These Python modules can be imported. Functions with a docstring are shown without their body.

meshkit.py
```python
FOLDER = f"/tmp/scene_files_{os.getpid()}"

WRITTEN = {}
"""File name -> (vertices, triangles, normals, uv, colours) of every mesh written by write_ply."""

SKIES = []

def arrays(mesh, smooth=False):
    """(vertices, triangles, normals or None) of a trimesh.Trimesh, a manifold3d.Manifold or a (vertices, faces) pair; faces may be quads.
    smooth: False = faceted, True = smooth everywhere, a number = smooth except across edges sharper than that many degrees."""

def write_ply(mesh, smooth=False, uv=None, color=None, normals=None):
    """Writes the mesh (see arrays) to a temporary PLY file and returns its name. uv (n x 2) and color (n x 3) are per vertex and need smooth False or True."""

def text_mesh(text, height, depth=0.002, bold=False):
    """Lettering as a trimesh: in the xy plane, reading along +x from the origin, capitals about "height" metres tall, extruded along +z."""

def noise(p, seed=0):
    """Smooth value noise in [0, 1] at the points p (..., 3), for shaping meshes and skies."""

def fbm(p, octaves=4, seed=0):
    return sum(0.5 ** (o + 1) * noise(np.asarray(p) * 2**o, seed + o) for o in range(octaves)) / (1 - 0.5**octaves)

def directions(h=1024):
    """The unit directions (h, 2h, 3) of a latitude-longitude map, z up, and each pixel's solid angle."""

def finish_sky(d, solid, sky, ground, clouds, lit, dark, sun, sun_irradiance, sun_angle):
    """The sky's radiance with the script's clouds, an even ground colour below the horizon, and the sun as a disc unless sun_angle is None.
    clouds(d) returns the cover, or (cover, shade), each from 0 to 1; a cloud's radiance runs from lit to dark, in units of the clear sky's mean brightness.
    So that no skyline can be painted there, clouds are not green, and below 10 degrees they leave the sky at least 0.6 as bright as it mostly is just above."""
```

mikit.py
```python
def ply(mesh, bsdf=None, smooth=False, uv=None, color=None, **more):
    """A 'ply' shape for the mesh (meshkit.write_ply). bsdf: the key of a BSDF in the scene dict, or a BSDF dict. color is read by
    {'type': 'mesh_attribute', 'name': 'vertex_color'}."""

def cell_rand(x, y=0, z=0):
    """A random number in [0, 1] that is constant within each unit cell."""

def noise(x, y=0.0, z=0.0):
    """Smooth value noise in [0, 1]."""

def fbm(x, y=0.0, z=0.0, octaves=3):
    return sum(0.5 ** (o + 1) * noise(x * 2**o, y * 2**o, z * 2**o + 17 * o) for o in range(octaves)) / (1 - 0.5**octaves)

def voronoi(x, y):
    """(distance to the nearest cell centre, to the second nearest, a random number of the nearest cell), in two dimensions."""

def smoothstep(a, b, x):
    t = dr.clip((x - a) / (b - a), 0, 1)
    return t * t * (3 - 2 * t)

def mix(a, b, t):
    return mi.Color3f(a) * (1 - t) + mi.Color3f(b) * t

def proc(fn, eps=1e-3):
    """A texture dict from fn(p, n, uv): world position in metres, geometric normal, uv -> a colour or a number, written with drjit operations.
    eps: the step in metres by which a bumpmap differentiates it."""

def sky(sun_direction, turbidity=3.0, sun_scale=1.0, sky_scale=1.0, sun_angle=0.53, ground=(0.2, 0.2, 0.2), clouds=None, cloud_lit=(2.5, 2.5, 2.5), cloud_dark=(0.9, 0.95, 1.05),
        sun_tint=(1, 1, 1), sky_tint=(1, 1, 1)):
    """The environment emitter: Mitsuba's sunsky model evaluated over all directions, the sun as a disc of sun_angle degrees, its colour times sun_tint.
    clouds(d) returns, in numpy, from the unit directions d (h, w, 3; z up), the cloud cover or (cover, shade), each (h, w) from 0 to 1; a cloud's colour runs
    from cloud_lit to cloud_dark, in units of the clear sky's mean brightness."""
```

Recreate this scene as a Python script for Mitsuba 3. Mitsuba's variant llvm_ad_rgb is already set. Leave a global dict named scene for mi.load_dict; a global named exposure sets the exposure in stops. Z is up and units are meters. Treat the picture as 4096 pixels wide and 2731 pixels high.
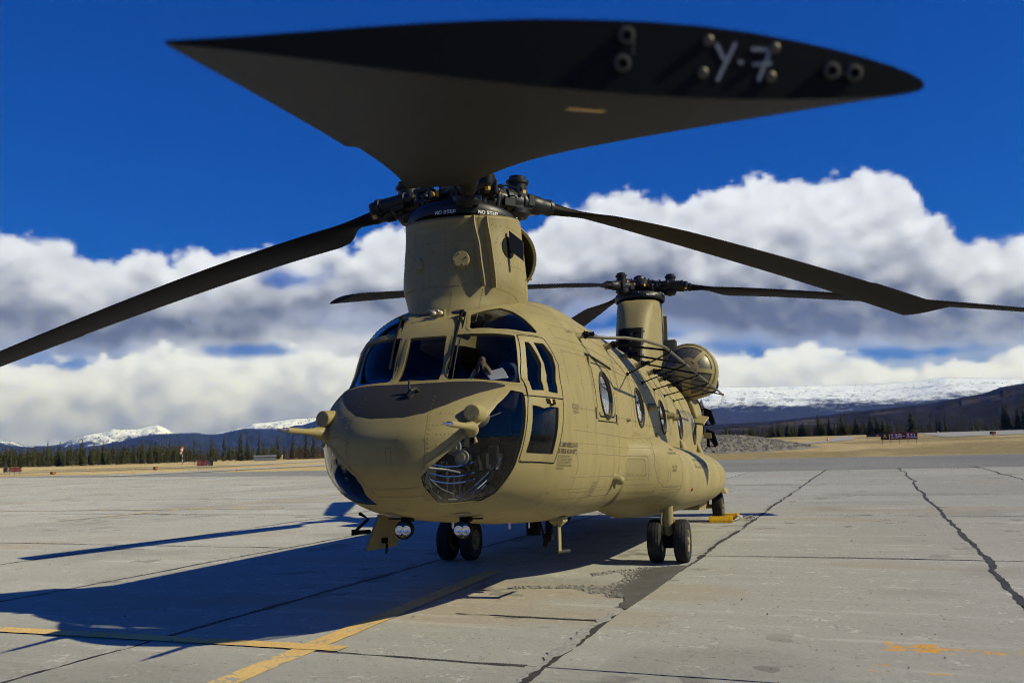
import math, random
import numpy as np, trimesh, manifold3d as m3
import drjit as dr
import mitsuba as mi
import mikit, meshkit
from mikit import proc, noise, fbm, voronoi, cell_rand, smoothstep, mix
from shapely.geometry import Polygon, LineString, box as sbox

scene, labels = {}, {}
T = mi.ScalarTransform4f
RNG = random.Random(7)
NR = np.random.RandomState(11)

# ------------------------------------------------------------------ camera, sky, exposure
CAM_O = np.array([-9.2397, -3.4513, 1.6777])
CAM_YAW, CAM_PITCH, CAM_ROLL = 0.3069, 0.1186, -0.0281
_f = np.array([math.cos(CAM_PITCH) * math.cos(CAM_YAW), math.cos(CAM_PITCH) * math.sin(CAM_YAW), math.sin(CAM_PITCH)])
_r = np.cross(_f, [0, 0, 1]); _r /= np.linalg.norm(_r)
_u = np.cross(_r, _f)
_up = -math.sin(CAM_ROLL) * _r + math.cos(CAM_ROLL) * _u
scene['camera'] = {'type': 'thinlens', 'fov': 59.74, 'fov_axis': 'x', 'aperture_radius': 0.0034, 'focus_distance': 10.5,
                   'medium': {'type': 'ref', 'id': 'air'}, 'near_clip': 0.05, 'far_clip': 60000.0,
                   'to_world': T().look_at(origin=CAM_O.tolist(), target=(CAM_O + _f).tolist(), up=_up.tolist())}
SUN = (0.25, -2.63, 1.87)
SUN_SCALE, SKY_SCALE, SUN_TINT, SKY_TINT = 1.0, .45, (.95, 1.11, 1.15), (.06, .64, 2.0)
CLOUD_LIT, CLOUD_DARK = (6.4, 6.8, 7.9), (1.0, 1.22, 1.8)
AIR = [.4e-5, 1.3e-5, 6.0e-5]
exposure = 1.67
# ------------------------------------------------------------------ helpers
def numbered(key):
    if key not in scene and key not in labels: return key
    k = 1
    while f'{key}_{k:03d}' in scene or f'{key}_{k:03d}' in labels: k += 1
    return f'{key}_{k:03d}'

def put(key, mesh, bsdf, smooth=False, label=None, cat=None, group=None, kind=None, color=None, xf=None):
    """One entry of the scene; returns its key."""
    key = numbered(key)
    if isinstance(mesh, Bag): mesh = mesh.mesh()
    d = mikit.ply(mesh, bsdf, smooth=smooth, color=color)
    if xf is not None: d['to_world'] = xf
    scene[key] = d
    tag(key, label, cat, group, kind)
    return key

def tag(key, label=None, cat=None, group=None, kind=None):
    d = labels.get(key, {})
    for a, b in (('label', label), ('category', cat), ('group', group), ('kind', kind)):
        if b: d[a] = b
    if d: labels[key] = d
    return key

def thing(name, label, cat, group=None):
    key = numbered(name)
    return tag(key, label, cat, group)

def V(*a): return np.array(a, float)
def unit(v):
    v = np.asarray(v, float); return v / np.linalg.norm(v)
def basis(d):
    d = unit(d); a = np.cross(d, [0, 0, 1.0] if abs(d[2]) < .95 else [1.0, 0, 0]); a = unit(a)
    return a, np.cross(d, a), d

class Bag:
    """Collects simple shapes into one mesh."""
    def __init__(s): s.v, s.f, s.n = [], [], 0
    def add(s, v, f):
        v = np.asarray(v, float); f = np.asarray(f, int)
        if f.shape[1] == 4: f = np.vstack([f[:, [0, 1, 2]], f[:, [0, 2, 3]]])
        s.v.append(v); s.f.append(f + s.n); s.n += len(v); return s
    def tm(s, m): return s.add(m.vertices, m.faces)
    def mesh(s): return trimesh.Trimesh(np.vstack(s.v), np.vstack(s.f), process=False)
    def box(s, c, size, axes=None, ch=0.0):
        c = np.asarray(c, float); h = np.asarray(size, float) / 2
        A = np.eye(3) if axes is None else np.array([unit(a) for a in axes])
        if ch <= 0:
            p = np.array([[x, y, z] for x in (-1, 1) for y in (-1, 1) for z in (-1, 1)], float) * h
            f = np.array([[0, 1, 3], [0, 3, 2], [4, 6, 7], [4, 7, 5], [0, 4, 5], [0, 5, 1], [2, 3, 7], [2, 7, 6], [0, 2, 6], [0, 6, 4], [1, 5, 7], [1, 7, 3]])
            return s.add(c + p @ A, f)
        pts = []
        for x in (-1, 1):
            for y in (-1, 1):
                for z in (-1, 1):
                    q = np.array([x, y, z], float)
                    for k in range(3):
                        e = h - ch; e[k] = h[k]; pts.append(q * e)
        m = trimesh.convex.convex_hull(np.array(pts))
        return s.add(c + m.vertices @ A, m.faces)
    def cyl(s, a, b, r, r2=None, n=16, cap=True):
        a, b = np.asarray(a, float), np.asarray(b, float); r2 = r if r2 is None else r2
        e1, e2, d = basis(b - a); t = np.arange(n) * 2 * np.pi / n
        ring = np.cos(t)[:, None] * e1 + np.sin(t)[:, None] * e2
        v = np.vstack([a + ring * r, b + ring * r2, [a], [b]]); i = np.arange(n); j = (i + 1) % n
        f = [np.stack([i, j, j + n], 1), np.stack([i, j + n, i + n], 1)]
        if cap: f += [np.stack([j, i, i * 0 + 2 * n], 1), np.stack([i + n, j + n, i * 0 + 2 * n + 1], 1)]
        return s.add(v, np.vstack(f))
    def lathe(s, a, d, prof, n=24, up=None):
        """prof: (along, radius) from a along d"""
        a = np.asarray(a, float); e1, e2, d = basis(d)
        t = np.arange(n) * 2 * np.pi / n; ring = np.cos(t)[:, None] * e1 + np.sin(t)[:, None] * e2
        P = np.asarray(prof, float); m = len(P)
        v = np.vstack([a + d * l + ring * r for l, r in P])
        i, k = np.meshgrid(np.arange(n), np.arange(m - 1)); i = i.ravel(); k = k.ravel(); j = (i + 1) % n
        f = np.stack([k * n + i, k * n + j, (k + 1) * n + j, (k + 1) * n + i], 1)
        return s.add(v, f)
    def tube(s, pts, r, n=8, cap=True):
        p = np.asarray(pts, float); m = len(p); r = np.broadcast_to(np.asarray(r, float), (m,))
        t = np.gradient(p, axis=0); t /= np.linalg.norm(t, axis=1, keepdims=True) + 1e-12
        e1 = np.zeros_like(p); a, b, _ = basis(t[0]); e1[0] = a
        for i in range(1, m):
            q = e1[i - 1] - t[i] * (e1[i - 1] @ t[i]); e1[i] = q / np.linalg.norm(q)
        e2 = np.cross(t, e1); w = np.arange(n) * 2 * np.pi / n
        v = p[:, None] + r[:, None, None] * (np.cos(w)[None, :, None] * e1[:, None] + np.sin(w)[None, :, None] * e2[:, None])
        i, k = np.meshgrid(np.arange(n), np.arange(m - 1)); i = i.ravel(); k = k.ravel(); j = (i + 1) % n
        f = np.stack([k * n + i, k * n + j, (k + 1) * n + j, (k + 1) * n + i], 1)
        s.add(v.reshape(-1, 3), f)
        if cap:
            for q, ring, o in ((p[0], np.arange(n), 1), (p[-1], (m - 1) * n + np.arange(n), -1)):
                vv = np.vstack([v.reshape(-1, 3)[ring], [q]]); ii = np.arange(n)
                s.add(vv, np.stack([ii, (ii + 1) % n, ii * 0 + n], 1)[:, ::-o])
        return s
    def ball(s, c, r, sub=2, sc=(1, 1, 1), axes=None):
        m = trimesh.creation.icosphere(sub, 1.0); p = m.vertices * np.asarray(sc) * r
        if axes is not None: p = p @ np.array([unit(a) for a in axes])
        return s.add(np.asarray(c, float) + p, m.faces)
    def hull(s, pts):
        m = trimesh.convex.convex_hull(np.asarray(pts, float)); return s.add(m.vertices, m.faces)
    def hulls(s, balls, n=1):
        """convex hull of spheres (x, y, z, r)"""
        ic = trimesh.creation.icosphere(n, 1.0).vertices
        return s.hull(np.vstack([np.asarray(b[:3]) + ic * b[3] for b in balls]))
    def grid(s, P, wrap=False, flip=False):
        """P (m, n, 3) surface"""
        P = np.asarray(P, float); m, n = P.shape[:2]
        nn = n if wrap else n - 1
        k, i = np.meshgrid(np.arange(m - 1), np.arange(nn), indexing='ij'); k = k.ravel(); i = i.ravel(); j = (i + 1) % n
        f = np.stack([k * n + i, k * n + j, (k + 1) * n + j, (k + 1) * n + i], 1)
        return s.add(P.reshape(-1, 3), f[:, ::-1] if flip else f)
    def prism(s, poly, o, ex, ey, ez, depth):
        """polygon (2d, shapely or points) in plane (ex, ey) at o, extruded along ez"""
        poly = poly if hasattr(poly, 'exterior') else Polygon(poly)
        m = trimesh.creation.extrude_polygon(poly, depth, engine='earcut')
        A = np.array([ex, ey, ez], float)
        f = m.faces if np.linalg.det(A) > 0 else m.faces[:, ::-1]
        return s.add(np.asarray(o, float) + m.vertices @ A, f)
    def mirror_y(s):
        s.v = [v * [1, -1, 1] for v in s.v]; s.f = [f[:, ::-1] for f in s.f]; return s

def mirrored(mesh):
    m = mesh.mesh() if isinstance(mesh, Bag) else mesh
    return trimesh.Trimesh(m.vertices * [1, -1, 1], m.faces[:, ::-1], process=False)

def interp(x, xs, ys): return np.interp(x, xs, ys)
def pchip(xs, ys):
    from scipy.interpolate import PchipInterpolator
    return PchipInterpolator(xs, ys, extrapolate=True)

# helicopter frame -> world: the aircraft sits nose up by 1.75 degrees about (0, 0, 2)
PIT = math.radians(1.75); _c, _s = math.cos(PIT), math.sin(PIT)
RA = np.array([[_c, 0, _s], [0, 1, 0], [-_s, 0, _c]])
PIV = np.array([0, 0, 2.0])
def A2W(p): return (np.asarray(p, float) - PIV) @ RA.T + PIV
def W2A(p): return (np.asarray(p, float) - PIV) @ RA + PIV
XA = T(np.block([[RA, (PIV - RA @ PIV)[:, None]], [np.zeros((1, 3)), np.ones((1, 1))]]))
# ------------------------------------------------------------------ materials
def rgb(*c): return {'type': 'rgb', 'value': list(map(float, c))}
def prin(color, rough=.5, **k):
    c = color if isinstance(color, dict) else rgb(*color)
    return {'type': 'twosided', 'bsdf': {'type': 'principled', 'base_color': c, 'roughness': rough, **k}}
def mat(key, d): scene[key] = d; return key
def paint_fn(base, amp=.05, dirt=.10, scale=1.0, fine=.05):
    base = np.array(base)
    def fn(p, n, uv):
        a = fbm(p.x * 1.3 * scale, p.y * 1.3 * scale, p.z * 1.3 * scale, 4)
        b = noise(p.x * 38, p.y * 38, p.z * 12)
        s = smoothstep(.58, .80, fbm(p.x * 7, p.y * 7, p.z * .8 + 9, 4))
        t = smoothstep(.66, .70, fbm(p.x * 1.1 + 5, p.y * 1.1, p.z * 2.0, 3)) * dirt
        k = smoothstep(.80, .86, noise(p.x * 17, p.y * 17, p.z * 17) * .7 + b * .3) * dirt * 2.2
        c = mi.Color3f(base.tolist()) * (1 + amp * (a - .5) * 2 + fine * (b - .5)) * (1 + .55 * t)
        c = mix(c, mi.Color3f((base * [.62, .58, .55]).tolist()), s * dirt * 2.0)
        return mix(c, mi.Color3f((base * [.40, .38, .36]).tolist()), dr.minimum(k, 1))
    return proc(fn)
mat('m_tan', prin(paint_fn((.265, .215, .093), .12, .20, .8), .55, specular=.35))
mat('m_tan_part', prin((.27, .218, .095), .55, specular=.35))
mat('m_seam', prin((.215, .178, .09), .7, specular=.2))
mat('m_glare', prin(paint_fn((.022, .021, .020), .1, .05), .62, specular=.3))
mat('m_blade', prin(paint_fn((.0075, .0063, .0050), .35, .14, 1.0, 0), .6, specular=.14))
mat('m_bladetip', prin((.006, .006, .006), .6, specular=.2))
mat('m_bolt', prin((.10, .088, .070), .5, metallic=.5))
mat('m_head', prin(paint_fn((.010, .010, .010), .25, .1, 6, .02), .45, specular=.4))
mat('m_black', prin((.006, .006, .0065), .7, specular=.12))
mat('m_screen', prin((.035, .035, .038), .6, specular=.3))
def tyre_fn(p, n, uv):
    a = fbm(p.x * 30, p.y * 30, p.z * 30, 3)
    d = smoothstep(.5, .75, fbm(p.x * 9, p.y * 9, p.z * 9, 3))
    return mix((.022, .022, .023), (.055, .052, .047), d * .6) * (.8 + .4 * a)
mat('m_tyre', prin(proc(tyre_fn), .75, specular=.25))
mat('m_chrome', {'type': 'twosided', 'bsdf': {'type': 'roughconductor', 'material': 'Al', 'alpha': .08}})
mat('m_steel', {'type': 'twosided', 'bsdf': {'type': 'roughconductor', 'material': 'Cr', 'alpha': .22}})
mat('m_yellownut', prin((.62, .34, .03), .4))
mat('m_yellow', prin(paint_fn((.80, .44, .012), .08, .22, 5), .5))
mat('m_red', prin((.35, .03, .015), .4))
mat('m_redlens', prin((.30, .005, .008), .12, clearcoat=.8))
mat('m_white', prin((.78, .78, .76), .6))
mat('m_cream', prin((.74, .62, .40), .4))
mat('m_print', prin((.055, .050, .038), .7, specular=.2))
mat('m_lining', prin((.020, .021, .024), .8, specular=.2))
mat('m_inside', prin((.030, .031, .034), .6))
mat('m_seat', prin((.026, .028, .026), .8))
mat('m_bluecable', prin((.03, .10, .36), .35))
mat('m_whitecable', prin((.22, .225, .24), .35))
mat('m_cloth', prin(paint_fn((.30, .20, .12), .2, .1, 12), .95, sheen=.4))
mat('m_paper', prin((.85, .85, .86), .8))
mat('m_bluebag', prin((.02, .06, .33), .6))
mat('m_glass', {'type': 'thindielectric', 'int_ior': 1.22, 'specular_transmittance': rgb(.56, .58, .60)})
mat('m_glass_port', {'type': 'thindielectric', 'int_ior': 1.6, 'specular_transmittance': rgb(.45, .47, .5)})
mat('m_glass_chin', {'type': 'thindielectric', 'int_ior': 1.25, 'specular_transmittance': rgb(.70, .72, .74)})
mat('m_glass_clear', {'type': 'thindielectric', 'int_ior': 1.5})
mat('m_mesh', {'type': 'twosided', 'bsdf': {'type': 'principled', 'base_color': proc(lambda p, n, uv: mix((.045, .042, .034), (.15, .135, .10), smoothstep(.25, .5, noise(p.x * 95, p.y * 95, p.z * 95)))), 'roughness': .45, 'metallic': .5}})
# ------------------------------------------------------------------ sky: deep blue with a bank of cumulus
A_T = [(-15.48, 10.12), (-13.05, 10.75), (-11.76, 10.83), (-10.24, 11.21), (-9.3, 12.0), (-8.0, 12.9), (-7.24, 14.24), (-5.86, 15.14), (-4.15, 15.42), (-2.62, 15.23), (-0.82, 15.31), (0.99, 15.77), (3.13, 15.78), (5.35, 15.07), (6.48, 14.56), (8.12, 15.28), (9.79, 15.66), (11.5, 15.32), (14.1, 14.57), (16.28, 13.41), (17.92, 10.83), (18.86, 7.5)]
A_B = [(-14.98, 3.9), (-12.36, 4.3), (-9.08, 4.9), (-4.43, 5.6), (-0.7, 5.53), (3.14, 6.43), (6.85, 7.45), (10.65, 8.3), (15.18, 7.5), (17.42, 7.8), (18.87, 7.22)]
B_T = [(16.75, 11.91), (19.56, 13.64), (24.38, 13.96), (26.63, 13.67), (29.67, 13.09), (31.84, 12.28), (33.44, 12.72), (36.04, 12.41), (37.82, 12.28), (38.81, 11.66), (40.3, 12.2), (41.72, 11.48), (42.67, 11.55), (44.54, 12.38), (46.12, 12.55), (47.87, 12.47), (50.97, 12.28)]
B_B = [(16.89, 7.45), (22.53, 6.74), (26.69, 7.07), (29.42, 7.5), (32.09, 7.09), (34.44, 6.14), (37.74, 6.51), (40.9, 6.72), (44.37, 6.39), (47.64, 6.11), (50.72, 6.2)]
C_T = [(8.6, 5.19), (14.15, 5.12), (19.77, 5.01), (25.33, 5.67), (28.07, 5.82), (30.23, 6.82), (32.09, 6.49), (34.43, 5.52), (37.23, 5.78), (38.97, 6.5), (42.06, 5.63), (45.45, 5.13), (47.6, 4.97), (50.67, 5.03)]
D_T = [(-14.94, 4.02), (-12.5, 4.33), (-11.22, 4.3), (-9.67, 4.16), (-7.38, 3.81), (-6.2, 3.73), (-3.87, 4.54), (-1.93, 5.05), (-0.95, 5.43), (0.61, 5.07), (3.23, 4.89), (4.81, 5.15), (6.95, 5.34), (8.6, 5.19), (14.15, 5.12)]
def clouds(d):
    az = np.degrees(np.arctan2(d[..., 1], d[..., 0])); el = np.degrees(np.arcsin(np.clip(d[..., 2], -1, 1)))
    cov = np.zeros(az.shape); shd = np.zeros(az.shape)
    rows = np.where(el[:, 0] < 36)[0]; r0, r1 = rows.min(), rows.max() + 1
    a, e = az[r0:r1], el[r0:r1]
    def F(fx, fy, o, seed, da=0, de=0): return meshkit.fbm(np.stack([(a + da) * fx + 400, (e + de) * fy + 50, a * 0 + seed], -1), o, seed)
    bil = lambda da=0, de=0: (1 - np.abs(2 * F(.36, .48, 5, 3, da, de) - 1)) * .9 + F(.14, .2, 3, 8, da, de) * .8 + F(1.1, 1.4, 4, 15, da, de) * .34
    b0 = bil(); b1 = bil(-.5, .7)
    wav = (b0 - 1.15); lit = np.clip((b0 - b1) * 1.1, -1, 1)
    fine = F(1.3, 1.8, 4, 5) - .5; low = F(.16, .35, 3, 21) - .5
    mid_ = F(.55, .75, 4, 33) - .5
    C, S = cov[r0:r1], shd[r0:r1]
    far = np.abs(((a - 17.6 + 180) % 360) - 180) > 36        # beyond the picture the bank goes on all round
    def layer(top, bot, edge_t, edge_b, nt, nb, dark, soft=.8, rng=None):
        t = np.array(sorted(top)); b = np.array(sorted(bot))
        T_ = np.interp(a, t[:, 0], t[:, 1]); B_ = np.interp(a, b[:, 0], b[:, 1])
        st = (T_ - e) + wav * nt + fine * nt * .6; sb = (e - B_) + low * nb * 2 + fine * nb * .5 + mid_ * nb
        c = smoothstep_np_(-.12, edge_t, st) * smoothstep_np_(-edge_b, edge_b, sb)
        if rng is not None: c = c * smoothstep_np_(rng[0], rng[0] + 2.5, a) * smoothstep_np_(rng[1], rng[1] - 2.5, a)
        h = np.clip((e - B_) / np.maximum(T_ - B_, .3), 0, 1)
        s = np.clip(dark * (1 - smoothstep_np_(.22, 1.02, h + low * .6 + mid_ * .5)) - lit * .42 * soft + fine * .12 + (low + .0) * .5, 0, 1)
        return c, s
    def over(c, s):
        nonlocal C, S
        S = np.where(c > 0, S * (1 - c) + s * c, S); C = 1 - (1 - C) * (1 - c)
    zero = [(-180, 0), (180, 0)]
    haze = .42 * smoothstep_np_(7.5, .0, e); over(haze, np.full(a.shape, .12))
    mid = .9 * smoothstep_np_(.36, .58, F(.09, .33, 4, 51) + .06) * smoothstep_np_(10.5, 7.5, e + low * 3) * smoothstep_np_(2.0, 4.2, e); over(mid, np.clip(.40 + low * 1.1 - lit * .22 + mid_ * .3, 0, 1))
    thin = smoothstep_np_(.50, .78, F(.12, .45, 4, 41)) * smoothstep_np_(12, 5, e) * .75; over(thin, .25 + fine * .3)
    over(*layer(B_T, B_B, .55, 1.3, 1.9, 1.5, .95, .6, rng=(14, 60)))
    over(*layer(A_T, A_B, .36, 1.3, 1.5, 1.2, .98, 1.1, rng=(-25, 20)))
    over(*layer(C_T, zero, .4, .3, 1.6, .5, .66, .8, rng=(9, 60)))
    over(*layer(D_T, zero, .28, .3, 1.3, .5, .50, 1.2, rng=(-25, 16)))
    gap = smoothstep_np_(1.2, .2, np.hypot((a - 31.0) / 2.3, (e - 10.8) / .8) + mid_ * 1.6) * .8; C = C * (1 - gap)
    gap = smoothstep_np_(1.2, .2, np.hypot((a + 7.5) / 5.0, (e - 4.9) / .42) + mid_ * 1.8) * .75; C = C * (1 - gap)
    gap = smoothstep_np_(1.2, .2, np.hypot((a - 34.0) / 3.0, (e - 6.4) / .45) + mid_ * 1.6) * .8; C = C * (1 - gap)
    g = smoothstep_np_(-.3, 1.0, 10.5 - e + (b0 - 1.15) * 6) * np.maximum(smoothstep_np_(.56, .68, F(.03, .12, 3, 61)), .9 * smoothstep_np_(75, 55, np.abs(((a - 17.6 + 180) % 360) - 180)))
    gs = np.clip(.75 - lit * .5 + low - e * .03, 0, 1)
    S = np.where(far, gs, S); C = np.where(far, g, C)
    cov[r0:r1], shd[r0:r1] = C, S
    return cov, shd
def smoothstep_np_(a, b, x):
    t = np.clip((x - a) / (b - a), 0, 1); return t * t * (3 - 2 * t)
scene['sky'] = mikit.sky(SUN, turbidity=2.2, sun_scale=SUN_SCALE, sky_scale=SKY_SCALE, sky_tint=SKY_TINT, sun_tint=SUN_TINT, clouds=clouds, cloud_lit=CLOUD_LIT, cloud_dark=CLOUD_DARK, ground=(.12, .115, .10))

# thin blue air: one closed box round the whole scene
scene['air'] = {'type': 'homogeneous', 'albedo': {'type': 'rgb', 'value': [.95, .95, .95]}, 'sigma_t': {'type': 'rgb', 'value': AIR}}
scene['haze'] = {'type': 'cube', 'to_world': T().translate([0, 0, 440]).scale([12800, 12800, 466]), 'bsdf': {'type': 'null'}, 'interior': {'type': 'ref', 'id': 'air'}}
tag('haze', kind='stuff')
# ------------------------------------------------------------------ helicopter hull surfaces (aircraft frame: x aft of the front rotor axis, y starboard, z up)
ZB, ZT, ZM, WM, X0, XR = 0.83, 3.47, 1.80, 1.35, 1.15, 12.0
_xf = pchip([0.73, 0.83, 0.88, 0.94, 1.02, 1.12, 1.26, 1.50, 1.70, 1.90, 2.08, 2.21, 2.285, 2.30, 2.72, 2.82, 2.92, 3.03, 3.12, 3.20, 3.30, 3.40, 3.47, 3.5],
            [1.00, 0.70, 0.10, -0.60, -1.20, -1.60, -1.92, -2.13, -2.155, -2.06, -1.86, -1.62, -1.45, -1.40, -1.14, -1.06, -0.96, -0.81, -0.65, -0.45, -0.12, 0.35, 0.9, 1.0])
def half_w(z, off=0.0):
    z = np.asarray(z, float); w = WM - off
    up = np.clip((z - ZM) / (ZT - off - ZM), 0, 1); lo = np.clip((ZM - z) / (ZM - ZB - off), 0, 1)
    return np.where(z > ZM, w * (1 - up ** 2.8) ** (1 / 2.8), w * (1 - lo ** 3.2) ** (1 / 3.2))
def plan_p(z): return np.interp(z, [0.8, 1.2, 1.5, 1.9, 2.3, 2.7, 3.0, 3.4], [2.2, 2.3, 2.4, 2.6, 2.75, 2.85, 2.8, 2.4])
def hull_grid(off=0.0, nz=110, na=49, xr=XR):
    """rows of levels bottom -> top, columns: port rear -> nose -> starboard rear"""
    th = np.linspace(-np.pi / 2, np.pi / 2, nz)
    s = np.sin(th)
    z = np.where(s > 0, ZM + (ZT - off - ZM) * np.abs(s) ** (1 / 1.05), ZM - (ZM - ZB - off) * np.abs(s) ** (1 / 1.1))
    z[0], z[-1] = ZB + off, ZT - off
    z = np.sort(np.concatenate([z, [2.285, 2.30]]))
    w = half_w(z, off); xf = _xf(z) + off * 1.0; p = plan_p(z)
    a = np.linspace(0, np.pi / 2, na)
    xa = np.linspace(xr, X0, 41)[:-1]
    rows = []
    for zz, ww, xx, pp in zip(z, w, xf, p):
        px = X0 - (X0 - xx) * np.sin(a) ** (2 / pp); py = ww * np.cos(a) ** (2 / pp)
        py[-1] = 0
        x = np.concatenate([xa, px]); y = -np.concatenate([np.full(40, ww), py])
        # the belly rises to the ramp at the rear
        lift = 1.15 * np.clip((x - 8.6) / 3.6, 0, 1) ** 1.3
        zc = zz + lift * np.clip((ZT - zz) / (ZT - ZB), 0, 1)
        side = np.stack([x, y, zc], 1)
        rows.append(np.vstack([side, (side[:-1] * [1, -1, 1])[::-1]]))
    return np.array(rows)
def closed_hull(off=0.0, xr=XR, **k):
    P = hull_grid(off, xr=xr, **k); m, n = P.shape[:2]; half = n // 2
    idx = np.arange(m * n).reshape(m, n)
    idx[0, half + 1:] = idx[0, :half][::-1]; idx[-1, half + 1:] = idx[-1, :half][::-1]
    F = []
    for r in range(m - 1):
        for c in range(n):
            d = (c + 1) % n
            q = [idx[r, c], idx[r, d], idx[r + 1, d], idx[r + 1, c]]
            for t in ((q[0], q[1], q[2]), (q[0], q[2], q[3])):
                if len(set(t)) == 3: F.append(t)
    V_ = P.reshape(-1, 3); F = np.array(F)
    used = np.unique(F); mp = -np.ones(len(V_), int); mp[used] = np.arange(len(used))
    m_ = trimesh.Trimesh(V_[used], mp[F], process=False)
    if m_.volume < 0: m_ = trimesh.Trimesh(m_.vertices, m_.faces[:, ::-1], process=False)
    return m_

def smoothstep_np(a, b, x):
    t = np.clip((x - a) / (b - a), 0, 1); return t * t * (3 - 2 * t)
# front pylon: (z, half width, x front, x rear)
FP = np.array([(2.70, .34, -1.02, 1.75), (2.90, .38, -.90, 1.6), (3.02, .47, -.83, 1.5), (3.12, .57, -.79, 1.42), (3.25, .62, -.735, 1.35), (3.45, .67, -.72, 1.22), (3.8, .655, -.71, 1.05), (4.05, .64, -.71, .92), (4.16, .64, -.72, .80), (4.22, .64, -.74, .70)])
def pylon_pts(tab, xw, nz=46, n=72, pf=2.15, pr=1.7):
    z = np.linspace(tab[0, 0], tab[-1, 0], nz)
    hw, xf_, xr_ = (pchip(tab[:, 0], tab[:, k])(z) for k in (1, 2, 3))
    t = np.linspace(0, 2 * np.pi, n, endpoint=False)
    c, s = np.cos(t), np.sin(t)
    rows = []
    for zz, h, a, b in zip(z, hw, xf_, xr_):
        fr = c < 0
        e = np.where(fr, 2 / pf, 2 / pr)
        x = np.where(fr, xw - (xw - a) * np.abs(c) ** e, xw + (b - xw) * np.abs(c) ** e)
        y = h * np.sign(s) * np.abs(s) ** np.where(fr, 2 / pf, 2 / pr)
        rows.append(np.stack([x, y, np.full(n, zz)], 1))
    return np.array(rows)
def closed_loft(P):
    b = Bag().grid(P, wrap=True)
    m, n = P.shape[:2]; i = np.arange(n); j = (i + 1) % n
    v = np.vstack([P.reshape(-1, 3), [P[0].mean(0)], [P[-1].mean(0)]])
    f = b.f[0]
    f = np.vstack([f, np.stack([j, i, i * 0 + m * n], 1), np.stack([(m - 1) * n + i, (m - 1) * n + j, i * 0 + m * n + 1], 1)])
    t = trimesh.Trimesh(v, f, process=False)
    return t if t.volume > 0 else trimesh.Trimesh(v, f[:, ::-1], process=False)
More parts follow.
